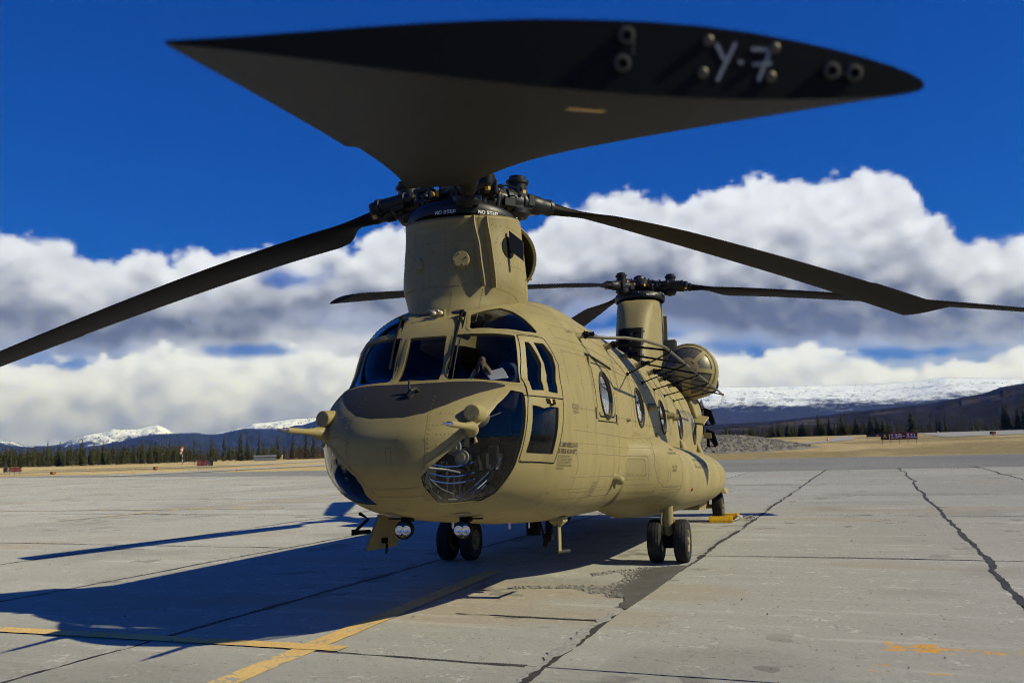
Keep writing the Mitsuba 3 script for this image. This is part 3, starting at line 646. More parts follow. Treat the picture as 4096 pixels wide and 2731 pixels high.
def rotor(o, tilt, azs, droops, hand, ring_r, ring_z, main):
    head = f'{H}__rotor_head' if main else f'{H}__rotor_head_001'
    up = unit([tilt, 0, 1.0]) if True else None
    o = np.asarray(o, float)
    # swashplate cover: a black ring on top of the pylon
    a = np.array([o[0] - tilt * (o[2] - ring_z), 0, ring_z])
    prof = [(-.105, ring_r * .93), (-.10, ring_r * .975), (-.05, ring_r), (.005, ring_r * .995), (.045, ring_r * .96), (.062, ring_r * .90), (.075, ring_r * .78), (.082, ring_r * .6), (.085, .02)]
    cov = hp('swashplate_cover', Bag().lathe(a, up, prof, 48), 'm_head', 40)
    e = Bag()
    for th in np.linspace(.2, 6.3, 9):
        q = a + np.array([np.cos(th), np.sin(th), 0]) * ring_r * .985 + up * .035; e.ball(q, .012, 1)
    hp('cover_bolt', e, 'm_steel', 30, cov, kind='stuff')
    # hub body
    b = Bag().lathe(a + up * .06, up, [(0, .34), (.05, .30), (.07, .20), (.12, .19), (.16, .26), (.20, .28), (.30, .28), (.36, .24), (.40, .15), (.46, .13), (.50, .06), (.50, 0)], 28)
    hz = o
    b.lathe(hz - up * .12, up, [(0, 0.05), (0, .24), (.04, .27), (.20, .27), (.24, .22), (.30, .2), (.33, .1), (.33, .0)], 24)
    for th in np.linspace(0, 2 * np.pi, 9)[:-1]:
        c = hz + up * .14 + np.array([np.cos(th), np.sin(th), 0]) * .23; b.cyl(c, c + up * .07, .022, n=8)
    hb = put_head(head, b)
    for k, (az, dr_) in enumerate(zip(azs, droops)):
        f = lambda r, c=0, u=0: (lambda q: q[0] + q[2] * c * .98 + q[3] * u * .74)(blade_frame(o, az, tilt, dr_, hand, r * .74, 0))
        _, D, C, U = blade_frame(o, az, tilt, dr_, hand, .6, 0)
        # horizontal hinge with its pin
        b = Bag().hulls([(*f(.20, s * .13, t), .06) for s in (-1, 1) for t in (-.05, .05)] + [(*f(.34, s * .13, 0), .085) for s in (-1, 1)])
        b.cyl(f(.34, -.27), f(.34, .27), .075, n=18); b.cyl(f(.34, -.30), f(.34, .30), .045, n=12)
        b.hulls([(*f(.34, 0, 0), .11), (*f(.52, 0, 0), .10)])
        hp('hinge_block', b, 'm_head', 30, hb)
        # pitch shaft and housing
        b = Bag().lathe(f(.44), D, [(0, .05), (0, .115), (.06, .115), (.07, .13), (.12, .135), (.13, .12), (.20, .12), (.21, .145), (.27, .15), (.30, .135), (.42, .125), (.44, .14), (.50, .14), (.52, .1), (.52, 0)], 22)
        b.box(f(.80, 0, .12), (.20, .14, .07), (D, C, U), .012); b.box(f(.62, .10, .09), (.09, .06, .10), (D, C, U), .01)
        b.cyl(f(.66, -.05, .10), f(.66, -.05, .20), .025, n=10); b.box(f(.66, .0, .20), (.05, .13, .035), (D, C, U), .008)
        hp('pitch_housing', b, 'm_head', 30, hb)
        hp('stripe', Bag().lathe(f(.575), D, [(0, .10), (0, .1365), (.026, .1365), (.026, .10)], 24), 'm_red' if (k == 2 and main) or (k == 1 and not main) else 'm_head', 30, hb)
        # pitch arm to the swashplate
        b = Bag().hulls([(*f(.55, .12, .02), .05), (*f(.52, .30, .02), .04)]).hulls([(*f(.52, .30, .02), .045), (*f(.42, .36, -.02), .035)])
        b.box(f(.47, .33, .10), (.26, .035, .05), (D, C, U), .008).box(f(.47, .33, -.06), (.26, .035, .04), (D, C, U), .008); b.cyl(f(.36, .33, .12), f(.36, .33, -.08), .025, n=8); b.cyl(f(.58, .33, .12), f(.58, .33, -.08), .025, n=8)
        b.tube([f(.43, .36, -.02), f(.45, .37, -.12), f(.47, .35, -.26)], .024, 8); b.ball(f(.43, .36, -.02), .04, 1)
        hp('pitch_arm', b, 'm_head', 30, hb)
        # vertical pin: lag hinge
        b = Bag().lathe(f(1.0, 0, -.30), U, [(0, .0), (0, .05), (.02, .055), (.02, .12), (.07, .155), (.12, .155), (.14, .12), (.20, .115), (.42, .115), (.44, .135), (.47, .135), (.49, .10), (.52, .10), (.535, .05), (.54, 0)], 20)
        b.hulls([(*f(.86, 0, .10), .07), (*f(1.0, 0, .10), .11)]).hulls([(*f(.86, 0, -.12), .07), (*f(1.0, 0, -.12), .11)])
        for th in np.linspace(0, 2 * np.pi, 8)[:-1]:
            b.cyl(f(1.0 + .12 * np.cos(th), .12 * np.sin(th), .16), f(1.0 + .12 * np.cos(th), .12 * np.sin(th), .20), .014, n=6)
        b.cyl(f(1.0, .03, .30), f(1.0, .03, .36), .03, n=10); b.box(f(1.0, -.03, .33), (.16, .04, .04), (D, C, U), .008); b.cyl(f(1.02, -.05, .33), f(1.02, -.05, .40), .018, n=8)
        hp('vertical_pin', b, 'm_head', 30, hb)
        # blade socket
        b = Bag().hulls([(*f(1.0, 0, .05), .11), (*f(1.0, 0, -.05), .11), (*f(1.30, 0, 0), .10)]).lathe(f(1.24), D, [(0, .10), (.05, .115), (.14, .112), (.17, .095), (.26, .093), (.27, .10), (.31, .10), (.32, .08)], 20)
        hp('blade_socket', b, 'm_head', 30, hb)
        # lag damper
        cs = .20
        b = Bag().lathe(f(.74, cs, .06), D, [(0, 0), (0, .05), (.03, .07), (.10, .072), (.11, .085), (.15, .085), (.16, .075), (.44, .075), (.45, .088), (.50, .088), (.51, .06), (.52, 0)], 20)
        b.hulls([(*f(.80, cs, .06), .05), (*f(.86, .06, .04), .06)]); b.cyl(f(.92, cs + .02, -.03), f(1.14, cs + .02, -.03), .04, n=12); b.ball(f(1.12, cs, -.05), .05, 1)
        hp('lag_damper', b, 'm_head', 30, hb)
        b = Bag().cyl(f(1.24, cs, .06), f(1.46, cs, .06), .022, n=12); hp('damper_rod', b, 'm_steel', 30, hb)
        b = Bag().cyl(f(1.50, cs, .0), f(1.50, cs, .13), .055, n=14).hulls([(*f(1.50, cs, .0), .045), (*f(1.46, .05, -.01), .06)]); b.cyl(f(1.50, cs, .13), f(1.50, cs, .15), .05, .035, n=14)
        hp('rod_end', b, 'm_head', 30, hb)
        # straps, hoses and small fittings
        b = Bag()
        for c0 in (-.11, .11): b.box(f(.95, c0, -.02), (.34, .022, .16), (D, C, U), .005)
        b.box(f(.72, -.13, -.08), (.16, .07, .10), (D, C, U), .01).box(f(.30, .0, .16), (.14, .12, .09), (D, C, U), .015).box(f(1.16, -.12, .02), (.10, .06, .14), (D, C, U), .01)
        b.cyl(f(.26, -.16, -.10), f(.44, -.16, -.10), .045, n=12).cyl(f(.30, .12, .10), f(.30, .12, .2), .035, n=10)
        b.tube([f(.25, .1, .16), f(.45, .19, .19), f(.62, .17, .12)], .011, 6); b.tube([f(.9, -.16, .05), f(.8, -.22, .14), f(.62, -.18, .16), f(.45, -.12, .14)], .009, 6)
        hp('fittings', b, 'm_head', 30, hb)
        b = Bag(); hexnut(b, f(.34, -.315), C, .038, .03); hexnut(b, f(.34, .315), C, .038, .03); hexnut(b, f(1.0, .16, .16), C, .03, .02); hexnut(b, f(.98, -.165, .12), C, .026, .02); hexnut(b, f(1.5, cs, -.06), U, .03, .05); hexnut(b, f(.78, 0, .165), U, .03, .02)
        b.box(f(.70, .13, .06), (.06, .03, .035), (D, C, U)).box(f(.52, -.10, .06), (.05, .06, .02), (D, C, U))
        hp('nuts', b, 'm_yellownut', False, hb, kind='stuff')
    return hb, cov, a, up
def put_head(key, b):
    m = b.mesh(); return put(key, trimesh.Trimesh(A2W(m.vertices), m.faces, process=False), 'm_head', 30)
O1, O2 = np.array([-.06, 0, 4.53]), np.array([11.86, 0, 5.79])
AZ1 = [.3942, .3901 + 2 * math.pi / 3, .3901 - 2 * math.pi / 3]; AZ2 = [-.4338 + k * 2 * math.pi / 3 for k in (0, 1, -1)]
DR1 = [1.548, 1.56, 1.63]
head1, cov1, ra1, rup1 = rotor(O1, .139, AZ1, DR1, 1, .625, 4.165, True)
head2, cov2, ra2, rup2 = rotor(O2, .0425, AZ2, [1.14] * 3, -1, .60, 5.53, False)
tips = [make_blade(O1, a, .139, d, 1) for a, d in zip(AZ1, DR1)]
tips2 = [make_blade(O2, a, .0425, 1.14, -1) for a in AZ2]
# the tip rib that faces the camera: weight screws, chalk mark, index mark under the blade
key, (tp, tD, tC, tU) = tips[0]
tag(key, 'front rotor blade reaching towards the camera, its chalk marked tip rib facing out')
tpt = lambda s, u: tp + tC * (.20 - s * .81) + tU * u
ring_ = [(0, .0045), (0, .0085), (.003, .0098), (.006, .0092), (.0065, .0055), (.003, .0045)]
b = Bag()
for s, u in ((.407, .034), (.410, .005), (.122, .010), (.090, .009)): b.lathe(tpt(s, u), tD, ring_, 18); 
hp('tip_weight_bolt', b, 'm_bolt', 30, key, kind='stuff')
b = Bag()
for s, u in ((.296, .034), (.300, .000), (.204, .030), (.206, .000)): b.lathe(tpt(s, u), tD, [(0, .006), (.003, .006), (.0045, .004), (.0045, 0)], 14)
b.box(tpt(.105, .0075), (.018, .004, .004), (tC, tU, tD)); b.box(tpt(.396, .0235), (.003, .018, .002), (tC, tU, tD))
hp('tip_screw', b, 'm_bolt', 30, key, kind='stuff')
def stroke(pts, w, on, bsdf, name, parent, z=.0008):
    l = LineString([(x, y) for x, y in pts]).buffer(w, quad_segs=3); o, ex, ey, ez = on
    return Bag().prism(l, o + ez * z, ex, ey, ez, .0006)
ex_ = -tC if (np.cross(-tC, tU) @ tD) > 0 else tC
ch = Bag(); on = (tpt(.283, .002), tC, tU, tD)
for q in ([(0, .028), (.009, .014)], [(.020, .030), (.004, -.008)], [(.027, .012), (.029, .011)], [(.040, .026), (.060, .026), (.050, -.006)], [(.043, .010), (.061, .012)]):
    m = stroke(q, .0022, on, None, None, None); ch.v += [v for v in m.v]; ch.f += [f + ch.n for f in m.f]; ch.n += m.n
hp('chalk_mark', ch, mat('m_chalk', prin((.30, .31, .32), .9)), False, key, label='chalk mark reading Y-7')
pu, uD, uC, uU = blade_frame(O1, AZ1[0], .139, DR1[0], 1, 8.72, blade_twist(8.72))
def under(r, c, w, l, name, bsdf):
    p, D, C, U = blade_frame(O1, AZ1[0], .139, DR1[0], 1, r, blade_twist(r))
    s = (.20 - c) / .81; S = naca(.09); lo = S[21:]; u = np.interp(s, lo[:, 0], lo[:, 1]) * .81
    u2 = np.interp(s + .05, lo[:, 0], lo[:, 1]) * .81; tl = np.arctan2(u - u2, .05 * .81)
    hp(name, Bag().box(p + C * c + U * (u - .0006), (l, w, .0012), (D, C * np.cos(tl) + U * np.sin(tl), U * np.cos(tl) - C * np.sin(tl))), bsdf, False, key)
under(8.80, -.13, .05, .03, 'index_mark', 'm_yellownut'); under(3.5, -.1, .13, .02, 'index_mark', 'm_yellownut'); under(2.42, -.02, .03, .06, 'index_mark', 'm_yellownut'); under(2.5, -.12, .05, .02, 'index_mark', 'm_yellownut')
# NO STEP on the covers
def around(text, h, a, up, r, zoff, th0, cov, bsdf, tiltin=.45):
    m = meshkit.text_mesh(text, h, .002, bold=True); v = np.asarray(m.vertices).copy(); w = v[:, 0].max()
    th = th0 + (v[:, 0] - w / 2) / r
    rad = r - np.sin(tiltin) * v[:, 1] + v[:, 2]; z = zoff + np.cos(tiltin) * v[:, 1]
    p = a + np.stack([np.cos(th) * rad, np.sin(th) * rad, z * 0], 1) + up * z[:, None]
    hp('no_step_print', trimesh.Trimesh(p, m.faces, process=False), bsdf, False, cov)
for th in (math.radians(183), math.radians(226)): around('NO STEP', .040, ra1, rup1, .629, -.036, th, cov1, 'm_white', .12)
for th in (math.radians(215),): around('NO STEP', .040, ra2, rup2, .604, -.036, th, cov2, 'm_white', .12)
# ------------------------------------------------------------------ helicopter details
def skin_pt(p, n):
    q, nn = on_skin(np.array([p], float), np.array(n, float)); return q[0], nn[0]
# tower: boss, handle plate with two grips, strakes, intake hood, step
def boss(p, n, r, h, name='round_boss'):
    q, nn = skin_pt(p, n); b = Bag().lathe(q - nn * .03, nn, [(0, r), (.03 + h * .85, r), (.03 + h, r * .93), (.03 + h, 0)], 28); k = hp(name, b, 'm_tan_part', 35)
    e1, e2, _ = basis(nn); e = Bag()
    for a in range(4): e.ball(q + nn * h + (e1 * np.cos(a * np.pi / 2 + .3) + e2 * np.sin(a * np.pi / 2 + .3)) * r * .72, .011, 1)
    hp('boss_screw', e, 'm_seam', 30, k, kind='stuff'); return q, nn
boss((-.7, -.20, 3.62), (-1, -.2, 0), .088, .07); boss((-.7, .34, 3.62), (-1, .3, 0), .085, .02)
q, nn = skin_pt((-.8, .01, 3.04), (-1, 0, 0))
k = hp('antenna_plate', Bag().box(q + nn * .012, (.025, .15, .09), None, .004), 'm_tan_part', False)
for y in (.035, -.04):
    c = q + [0, y, .01]; hp('grip', Bag().lathe(c + [-.02, 0, 0], (-1, 0, -.15), [(0, .0), (0, .016), (.03, .021), (.045, .017), (.05, .009), (.05, 0)], 12), 'm_cream', 30, k)
for y in (.035, -.04):
    c = q + [-.06, y, .01]; hp('hoop', Bag().tube([c + [.01, 0, 0], c + [-.01, .02, .02], c + [-.015, .05, .03], c + [-.005, .075, .025], c + [.02, .085, .0]], .004, 8), 'm_steel', 30, k)
def strake(pts, n, wd, k=None):
    q, nn = on_skin(walk_path(pts, .03), n); t = np.linspace(0, 1, len(q)); w = wd * np.where(t < .16, .45 + t * 3.4, 1.0)
    nn = unit(np.array(n)); side = unit(np.cross(nn, [0, 0, 1.0])) * .006
    out = q + nn * w[:, None]
    b = Bag().grid(np.stack([q - nn * .02 + side, out + side, out - side, q - nn * .02 - side], 1), wrap=True)
    hp('strake', b, 'm_tan_part', 30)
strake([(-.66, -.31, 4.10), (-.655, -.30, 3.98), (-.64, -.34, 3.80), (-.63, -.36, 3.55), (-.62, -.385, 3.34)], (-.62, -.78, 0), .080)
strake([(-.58, -.42, 4.10), (-.58, -.41, 3.98), (-.57, -.44, 3.82), (-.56, -.46, 3.6), (-.55, -.485, 3.33)], (-.45, -.90, 0), .070)
ribbon([(-.62, -.36, 4.2), (-.62, -.37, 4.0), (-.60, -.40, 3.8), (-.59, -.425, 3.36)], (-.7, -.7, 0), w=.012, h=.003, bag=(TS := Bag()))
for dy in (-.018, .018): 
    q, n2 = on_skin(walk_path([(-.62, -.36 + dy, 4.18), (-.60, -.40 + dy, 3.8), (-.59, -.425 + dy, 3.36)], .035), (-.7, -.7, 0))
    for c, m in zip(q, n2): e1, e2, _ = basis(m); TS.add([c + e1 * .006, c + e2 * .006, c - e1 * .006, c - e2 * .006, c + m * .005], [(0, 1, 4), (1, 2, 4), (2, 3, 4), (3, 0, 4)])
hp('tower_joint', TS, 'm_seam', 30)
# intake hood on the port side of the tower
ell = trimesh.creation.icosphere(4); hc = np.array([.24, -.27, 3.85]); hr = np.array([.52, .455, .44])
mo = man(trimesh.Trimesh(hc + ell.vertices * hr, ell.faces, process=False)); mi_ = man(trimesh.Trimesh(hc + ell.vertices * (hr - .03), ell.faces, process=False))
hood = mo - mi_
cutd = unit([-.80, -.42, -.42]); e1, e2, _ = basis(cutd)
hood = hood - man(Bag().box(hc + cutd * (.10 + 1.0), (2, 2, 2), (cutd, e1, e2)).mesh())
g = hood.to_mesh(); hp('intake_hood', trimesh.Trimesh(np.asarray(g.vert_properties)[:, :3], np.asarray(g.tri_verts), process=False), 'm_tan', 35)
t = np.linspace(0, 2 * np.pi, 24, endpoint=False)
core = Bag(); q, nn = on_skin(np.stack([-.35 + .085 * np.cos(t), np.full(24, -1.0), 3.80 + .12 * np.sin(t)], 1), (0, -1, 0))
core.add(np.vstack([q + nn * .008, [skin_pt((-.35, -1, 3.80), (0, -1, 0))[0] + [-.003, -.012, 0]]]), np.array([(i, (i + 1) % 24, 24) for i in range(24)])); hp('opening_shade_patch', core, 'm_black', False)  # black sheet laid on the skin, standing in for shade inside the intake
pl = np.array([(-.38, -.625, 3.98), (-.36, -.772, 3.852), (-.36, -.775, 3.637), (-.38, -.628, 3.765)])
n_ = unit(np.cross(pl[1] - pl[0], pl[3] - pl[0])); n_ = n_ if n_[0] < 0 else -n_
hp('intake_screen', Bag().hull(np.vstack([pl, pl - n_ * .03])), 'm_screen', False); hp('screen_bracket', Bag().tube([pl.mean(0) - n_ * .02, (-.05, -.60, 3.85)], .02), 'm_black')
hp('hand_hold', Bag().tube([(.14, -.60, 3.545), (.14, -.72, 3.545)], .010, 8).tube([(.14, -.62, 3.545), (.15, -.63, 3.47)], .008, 6), 'm_tan_part')
# hood rim on the tower top
# nose: round aerials, pitot tubes, tow handle aerial
for s in (-1, 1):
    q, nn = skin_pt((-1.80, s * .70, 1.93), (-.75, s * .55, .35)); ax = unit([-1, s * .12, .05])
    b = Bag().lathe(q + np.array([.20, 0, -.01]), ax, [(0, .10), (.10, .097), (.28, .078), (.295, .073), (.30, .066), (.30, 0)], 26)
    k = hp('round_aerial', b, 'm_tan_part', 35)
    e = Bag(); e1, e2, _ = basis(ax)
    for a in range(4): e.ball(q + np.array([.20, 0, -.01]) + ax * .30 + (e1 * np.cos(a * np.pi / 2 + .8) + e2 * np.sin(a * np.pi / 2 + .8)) * .048, .008, 1)
    hp('aerial_screw', e, 'm_seam', 30, k, kind='stuff')
    q, nn = skin_pt((-1.86, s * .705, 1.79), (-.75, s * .6, .2)); fw = unit([-1, 0, .0])
    k = hp('pitot_tube', Bag().hulls([(*(q + [.02, 0, 0]), .07), (*(q + nn * .07 + fw * .05), .05)], 2).lathe(q + nn * .075 + fw * .02, fw, [(0, .045), (.06, .042), (.11, .032), (.125, .038), (.145, .028), (.50, .025), (.52, .022)], 18), 'm_tan_part', 35)
    hp('pitot_tip', Bag().lathe(q + nn * .075 + fw * .54, fw, [(0, .022), (.05, .020), (.07, .011), (.16, .009), (.17, .007), (.17, 0)], 14), 'm_steel', 35, k)
    hp('drain_knob', Bag().lathe(q + nn * .05 + [.06, 0, -.08], (-.3, s * .3, -1), [(0, .012), (.03, .012), (.035, .018), (.05, .018), (.05, 0)], 10), 'm_tan_part', 30, k)
q, nn = skin_pt((-1.80, -.10, 2.1), (-.5, 0, .85))
k = hp('nose_aerial', Bag().tube([q + [-.04, 0, 0], q + [-.035, -.03, .05], q + [.02, -.05, .075], q + [.10, -.05, .05]], .020, 8).box(q, (.10, .07, .02), (unit([.86, 0, .5]), (0, 1, 0), nn), .003), 'm_glare', 30)
hp('blade_aerial', Bag().hull([q + [.02, .02, 0], q + [.07, .02, .03], q + [.05, .025, .15], q + [.03, .025, .14], q + [.02, .012, 0], q + [.07, .012, .03], q + [.05, .015, .15], q + [.03, .015, .14]]), 'm_screen', False, k)
# windscreen wipers
for s, top, bot in ((-1, (-.86, -.26, 3.03), (-1.36, -.30, 2.42)), (1, (-.86, .40, 2.99), (-1.33, .33, 2.44))):
    q0, n0 = skin_pt(top, (-.7, 0, .7)); q1, n1 = skin_pt(bot, (-.8, 0, .6)); mid = (q0 + q1) / 2 + n1 * .07
    k = hp('wiper', Bag().tube([q0 + n0 * .05, mid, q1 + n1 * .045], .013, 8).lathe(q0 - n0 * .01, n0, [(0, .035), (.03, .035), (.07, .022), (.08, 0)], 12).tube([q0 + n0 * .04 + [0, -.04, 0], mid + [0, -.045, -.03], q1 + n1 * .03 + [0, -.04, -.0]], .007, 6), 'm_black', 30)
    w0, _n = skin_pt(np.array(bot) + [.24, s * .0 - .03, .30], (-.8, 0, .6)); w1, _n = skin_pt(np.array(bot) + [-.06, -.06, -.10], (-.8, 0, .6))
    hp('wiper_blade', Bag().tube([w0 + n1 * .015, (w0 + w1) / 2 + n1 * .02, w1 + n1 * .015], .005, 6), 'm_screen', 30, k)
# door handles
for s in (-1, 1):
    q, nn = skin_pt((-.83, s * 1.17, 2.09), (-.3, s * .95, .1)); tx = unit(np.cross([0, 0, 1.0], nn)) * (1 if s < 0 else -1)
    k = hp('door_handle', Bag().box(q + nn * .008, (.16, .05, .012), (tx, np.cross(nn, tx), nn), .003).hull([q + nn * .012 + tx * a + np.cross(nn, tx) * b_ + nn * c for a, b_, c in ((-.03, -.05, 0), (.05, -.035, 0), (-.03, .0, .008), (.05, .0, .008))]), 'm_black', False)
    hp('handle_mark', Bag().box(q + nn * .018 - tx * .01, (.03, .045, .008), (tx, np.cross(nn, tx), nn)), 'm_yellownut', False, k)
# flank bits: antenna cone, bracket scoops, lamp, small fittings, fairings
q, nn = skin_pt((1.46, -1.35, 1.31), (0, -1, -.2)); ax = unit(nn + [.0, 0, .05])
hp('cone_aerial', Bag().lathe(q - nn * .02, ax, [(0, .085), (.02, .07), (.05, .06), (.10, .056), (.13, .044), (.145, .024), (.15, 0)], 22).hulls([(*(q + [0, 0, -.03]), .03), (*(q + [-.0, 0, -.11]), .010)]), 'm_tan_part', 35)
for x, z in ((6.10, 2.33), (6.75, 2.33), (4.15, 2.35), (2.2, 2.06)):
    q, nn = skin_pt((x, -1.3, z), (0, -1, 0)); r = .055 if x > 3 else .025
    k = hp('scoop', Bag().lathe(q - nn * .01, unit(nn + [.35, 0, 0]), [(0, r * 1.1), (.12 if x > 3 else .05, r), (.12 if x > 3 else .05, r * .8), (.06, r * .75)], 14), 'm_tan_part', 30)
q, nn = skin_pt((4.16, -1.8, 1.13), (0, -1, 0)); hp('position_lamp', Bag().lathe(q - nn * .01, nn, [(0, .028), (.015, .026), (.03, .019), (.037, 0)], 16), 'm_redlens', 40, label='small red lamp on the side of the sponson')
for x in (7.5, 10.4, 4.6):
    q, nn = skin_pt((x, -1.3, 1.88), (0, -1, .1)); hp('hinge_fairing', Bag().hulls([(*(q + [0, 0, .05]), .05), (*(q + [.35, 0, .05]), .04), (*(q + [0, -.05, -.12]), .05), (*(q + [.45, -.05, -.12]), .04)]), 'm_tan_part', 40)
# step rail aerial: seven stand-offs along the port shoulder
PATH = [(.42, -1.17, 2.91), (.45, -1.30, 2.90), (.58, -1.47, 2.895), (.78, -1.62, 2.915), (1.1, -1.78, 2.92), (1.5, -1.93, 2.90)]
RAIL0 = np.array([1.71, -1.97, 2.885]); RAIL1 = np.array([9.24, -2.03, 2.91])
hp('rail_aerial', Bag().tube(PATH + [RAIL0 + [-.1, 0, .0], RAIL0, RAIL1], .018, 10), mat('m_rail', prin((.13, .115, .075), .5)), 40, label='long towel rail aerial on stand offs along the port shoulder')
foot = [(.42, -1.15, 2.915), (2.0, -1.12, 2.99), (3.2, -1.11, 3.0), (4.3, -1.11, 3.0), (5.45, -1.11, 3.0), (6.6, -1.11, 3.0), (7.75, -1.11, 2.99)]
RK = f'{H}__rail_aerial'
for i, p in enumerate(foot):
    q, nn = skin_pt(p, (0, -.84, .53)); ax = unit([-.25, -1, .15]) if i else unit([.2, -1, .1])
    hp('stand_off', Bag().hulls([(*(q + [-.05, .02, -.02]), .045 if i else .035), (*(q + ax * (.09 if i else .05)), .042 if i else .034)]), 'm_tan_part', 40, RK)
    hp('insulator', Bag().lathe(q + ax * (.12 if i else .07), ax, [(0, .05 if i else .036), (.02, .05), (.025, .038), (.05, .038), (.06, .026), (.12, .024)], 14), 'm_black', 30, RK)
    if i:
        a = q + ax * .14; e = RAIL0 + (RAIL1 - RAIL0) * np.clip((i - 1) / 5.0 + .02, 0, 1)
        hp('rod', Bag().tube([a, e], .014, 8), 'm_black', 30, RK)
        if i < 6:
            lo, _n = skin_pt((p[0] + .85, -1.25, 2.73 - .01 * i), (0, -.95, .3)); hp('brace', Bag().tube([lo, e + [.0, .0, -.03]], .010, 8).ball(lo, .03, 1), 'm_black', 30, RK)
        hp('clamp', Bag().ball(e, .028, 1), 'm_black', 30, RK)
        flank([(p[0] - .06, 2.92), (p[0] + .80, 2.70), (p[0] + .83, 2.0)], w=.012, h=.003, bag=(gb := Bag())); hp('feeder_cable', gb, 'm_black', 30, RK)
# engines
def engine(s):
    c = np.array([9.75, s * 1.30, 3.50]); ax = np.array([1.0, 0, 0])
    k = hp('engine', Bag().lathe(c + ax * .12, ax, [(0, .565), (.04, .595), (.35, .60), (.9, .54), (1.7, .46), (2.5, .38), (3.0, .30), (3.0, .24), (2.7, .22)], 40), 'm_tan', 35)
    dome = lambda a: (.46 * (1 - np.cos(a)) - .20, .575 * np.sin(a))
    aa = np.linspace(.30, 1.5, 12)
    hp('screen', Bag().lathe(c, ax, [(dome(a)[0] + .02, dome(a)[1] - .004) for a in aa], 48), 'm_mesh', 40, k)
    hp('intake_hub', Bag().lathe(c, ax, [(dome(a)[0], dome(a)[1]) for a in np.linspace(0.001, .46, 8)] + [(.04, .22)], 32), 'm_tan_part', 40, k)
    hp('intake_rim', Bag().lathe(c, ax, [(dome(a)[0], dome(a)[1]) for a in np.linspace(1.05, 1.5, 7)] + [(.28, .60), (.28, .55), (.22, .53)], 48), 'm_tan_part', 40, k)
    for th in (0.10, .10 + np.pi * .72, .10 + np.pi, .10 + np.pi * 1.5):
        P_ = []
        for a in np.linspace(.35, 1.25, 8):
            x, r = dome(a); u = np.array([0, np.cos(th), np.sin(th)]); v = np.array([0, -np.sin(th), np.cos(th)]); w = .045 if th != .1 + np.pi * 1.5 else .09
            P_.append([c + ax * (x - .008) + u * r + v * w, c + ax * (x - .008) + u * r - v * w])
        hp('spoke', Bag().grid(np.array(P_)), 'm_tan_part', 40, k)
    hp('exhaust', Bag().lathe(c + ax * 3.0, ax + [0, s * .3, 0], [(0, .27), (.4, .25), (.4, .22), (0, .22)], 28), 'm_black', 30, k)
    hp('mount', Bag().hulls([(c[0] + .35, s * 1.15, 3.15, .08), (c[0] + .8, s * 1.15, 3.1, .08), (c[0] + .4, s * 1.05, 2.85, .06), (c[0] + .9, s * 1.05, 2.85, .06)]).hulls([(c[0] + .5, s * 1.0, 3.4, .1), (c[0] + 1.8, s * 1.0, 3.4, .1), (c[0] + .5, s * .5, 3.45, .12), (c[0] + 1.8, s * .5, 3.45, .12)]), 'm_tan_part', 40, k)
engine(-1); engine(1)
q, nn = skin_pt((9.9, -1.1, 2.85), (0, -1, .3)); hp('drain_fairing', Bag().hulls([(9.85, -1.30, 2.80, .06), (10.2, -1.30, 2.80, .06), (10.0, -1.36, 2.55, .05), (10.25, -1.36, 2.55, .05)]), 'm_tan_part', 40)
# rear pylon: dark oil cooler screen with scalloped slats, side box
def ap_patch(t0, t1, z0, z1, off, bsdf, name, parent=H, nz=14, n=16):
    P_ = pylon_pts(AP, 11.8, nz=60, n=240, pf=3.0, pr=2.8); zz = P_[:, 0, 2]; th = np.linspace(0, 2 * np.pi, 240, endpoint=False)
    rows = []
    for z in np.linspace(z0, z1, nz):
        i = np.clip(np.searchsorted(zz, z), 1, len(zz) - 1); w = (z - zz[i - 1]) / (zz[i] - zz[i - 1]); r = P_[i - 1] * (1 - w) + P_[i] * w
        row = []
        for t in np.linspace(t0, t1, n):
            row.append([np.interp(t % (2 * np.pi), th, r[:, 0]), np.interp(t % (2 * np.pi), th, r[:, 1]), z])
        row = np.array(row); d = row - [11.8, 0, z]; d[:, 2] = 0; d /= np.linalg.norm(d, axis=1, keepdims=True); rows.append(row + d * off)
    return hp(name, Bag().grid(np.array(rows)), bsdf, 40, parent)
k = ap_patch(np.pi - .55, np.pi + .34, 3.46, 4.62, .012, 'm_black', 'cooler_screen')
for z in np.linspace(3.5, 4.5, 7): ap_patch(np.pi - .5, np.pi + .24, z, z + .10, .035, 'm_black', 'slat', k, 4)
ap_patch(np.pi + .28, np.pi + .36, 3.46, 4.62, .022, 'm_screen', 'screen_frame', k); ap_patch(np.pi - .02, np.pi + .02, 3.46, 4.62, .03, 'm_screen', 'screen_bar', k)
for z in (4.5, 4.22, 3.93, 3.62): ap_patch(np.pi + .34, np.pi + .44, z, z + .05, .028, 'm_screen', 'clip', k, 3)
hp('side_box', Bag().box((12.4, -.60, 4.28), (.30, .30, .52), None, .01), 'm_tan_part', False)
hp('trailing_strip', Bag().box((13.0, -.22, 4.5), (.06, .5, 1.5)), 'm_seam', False)
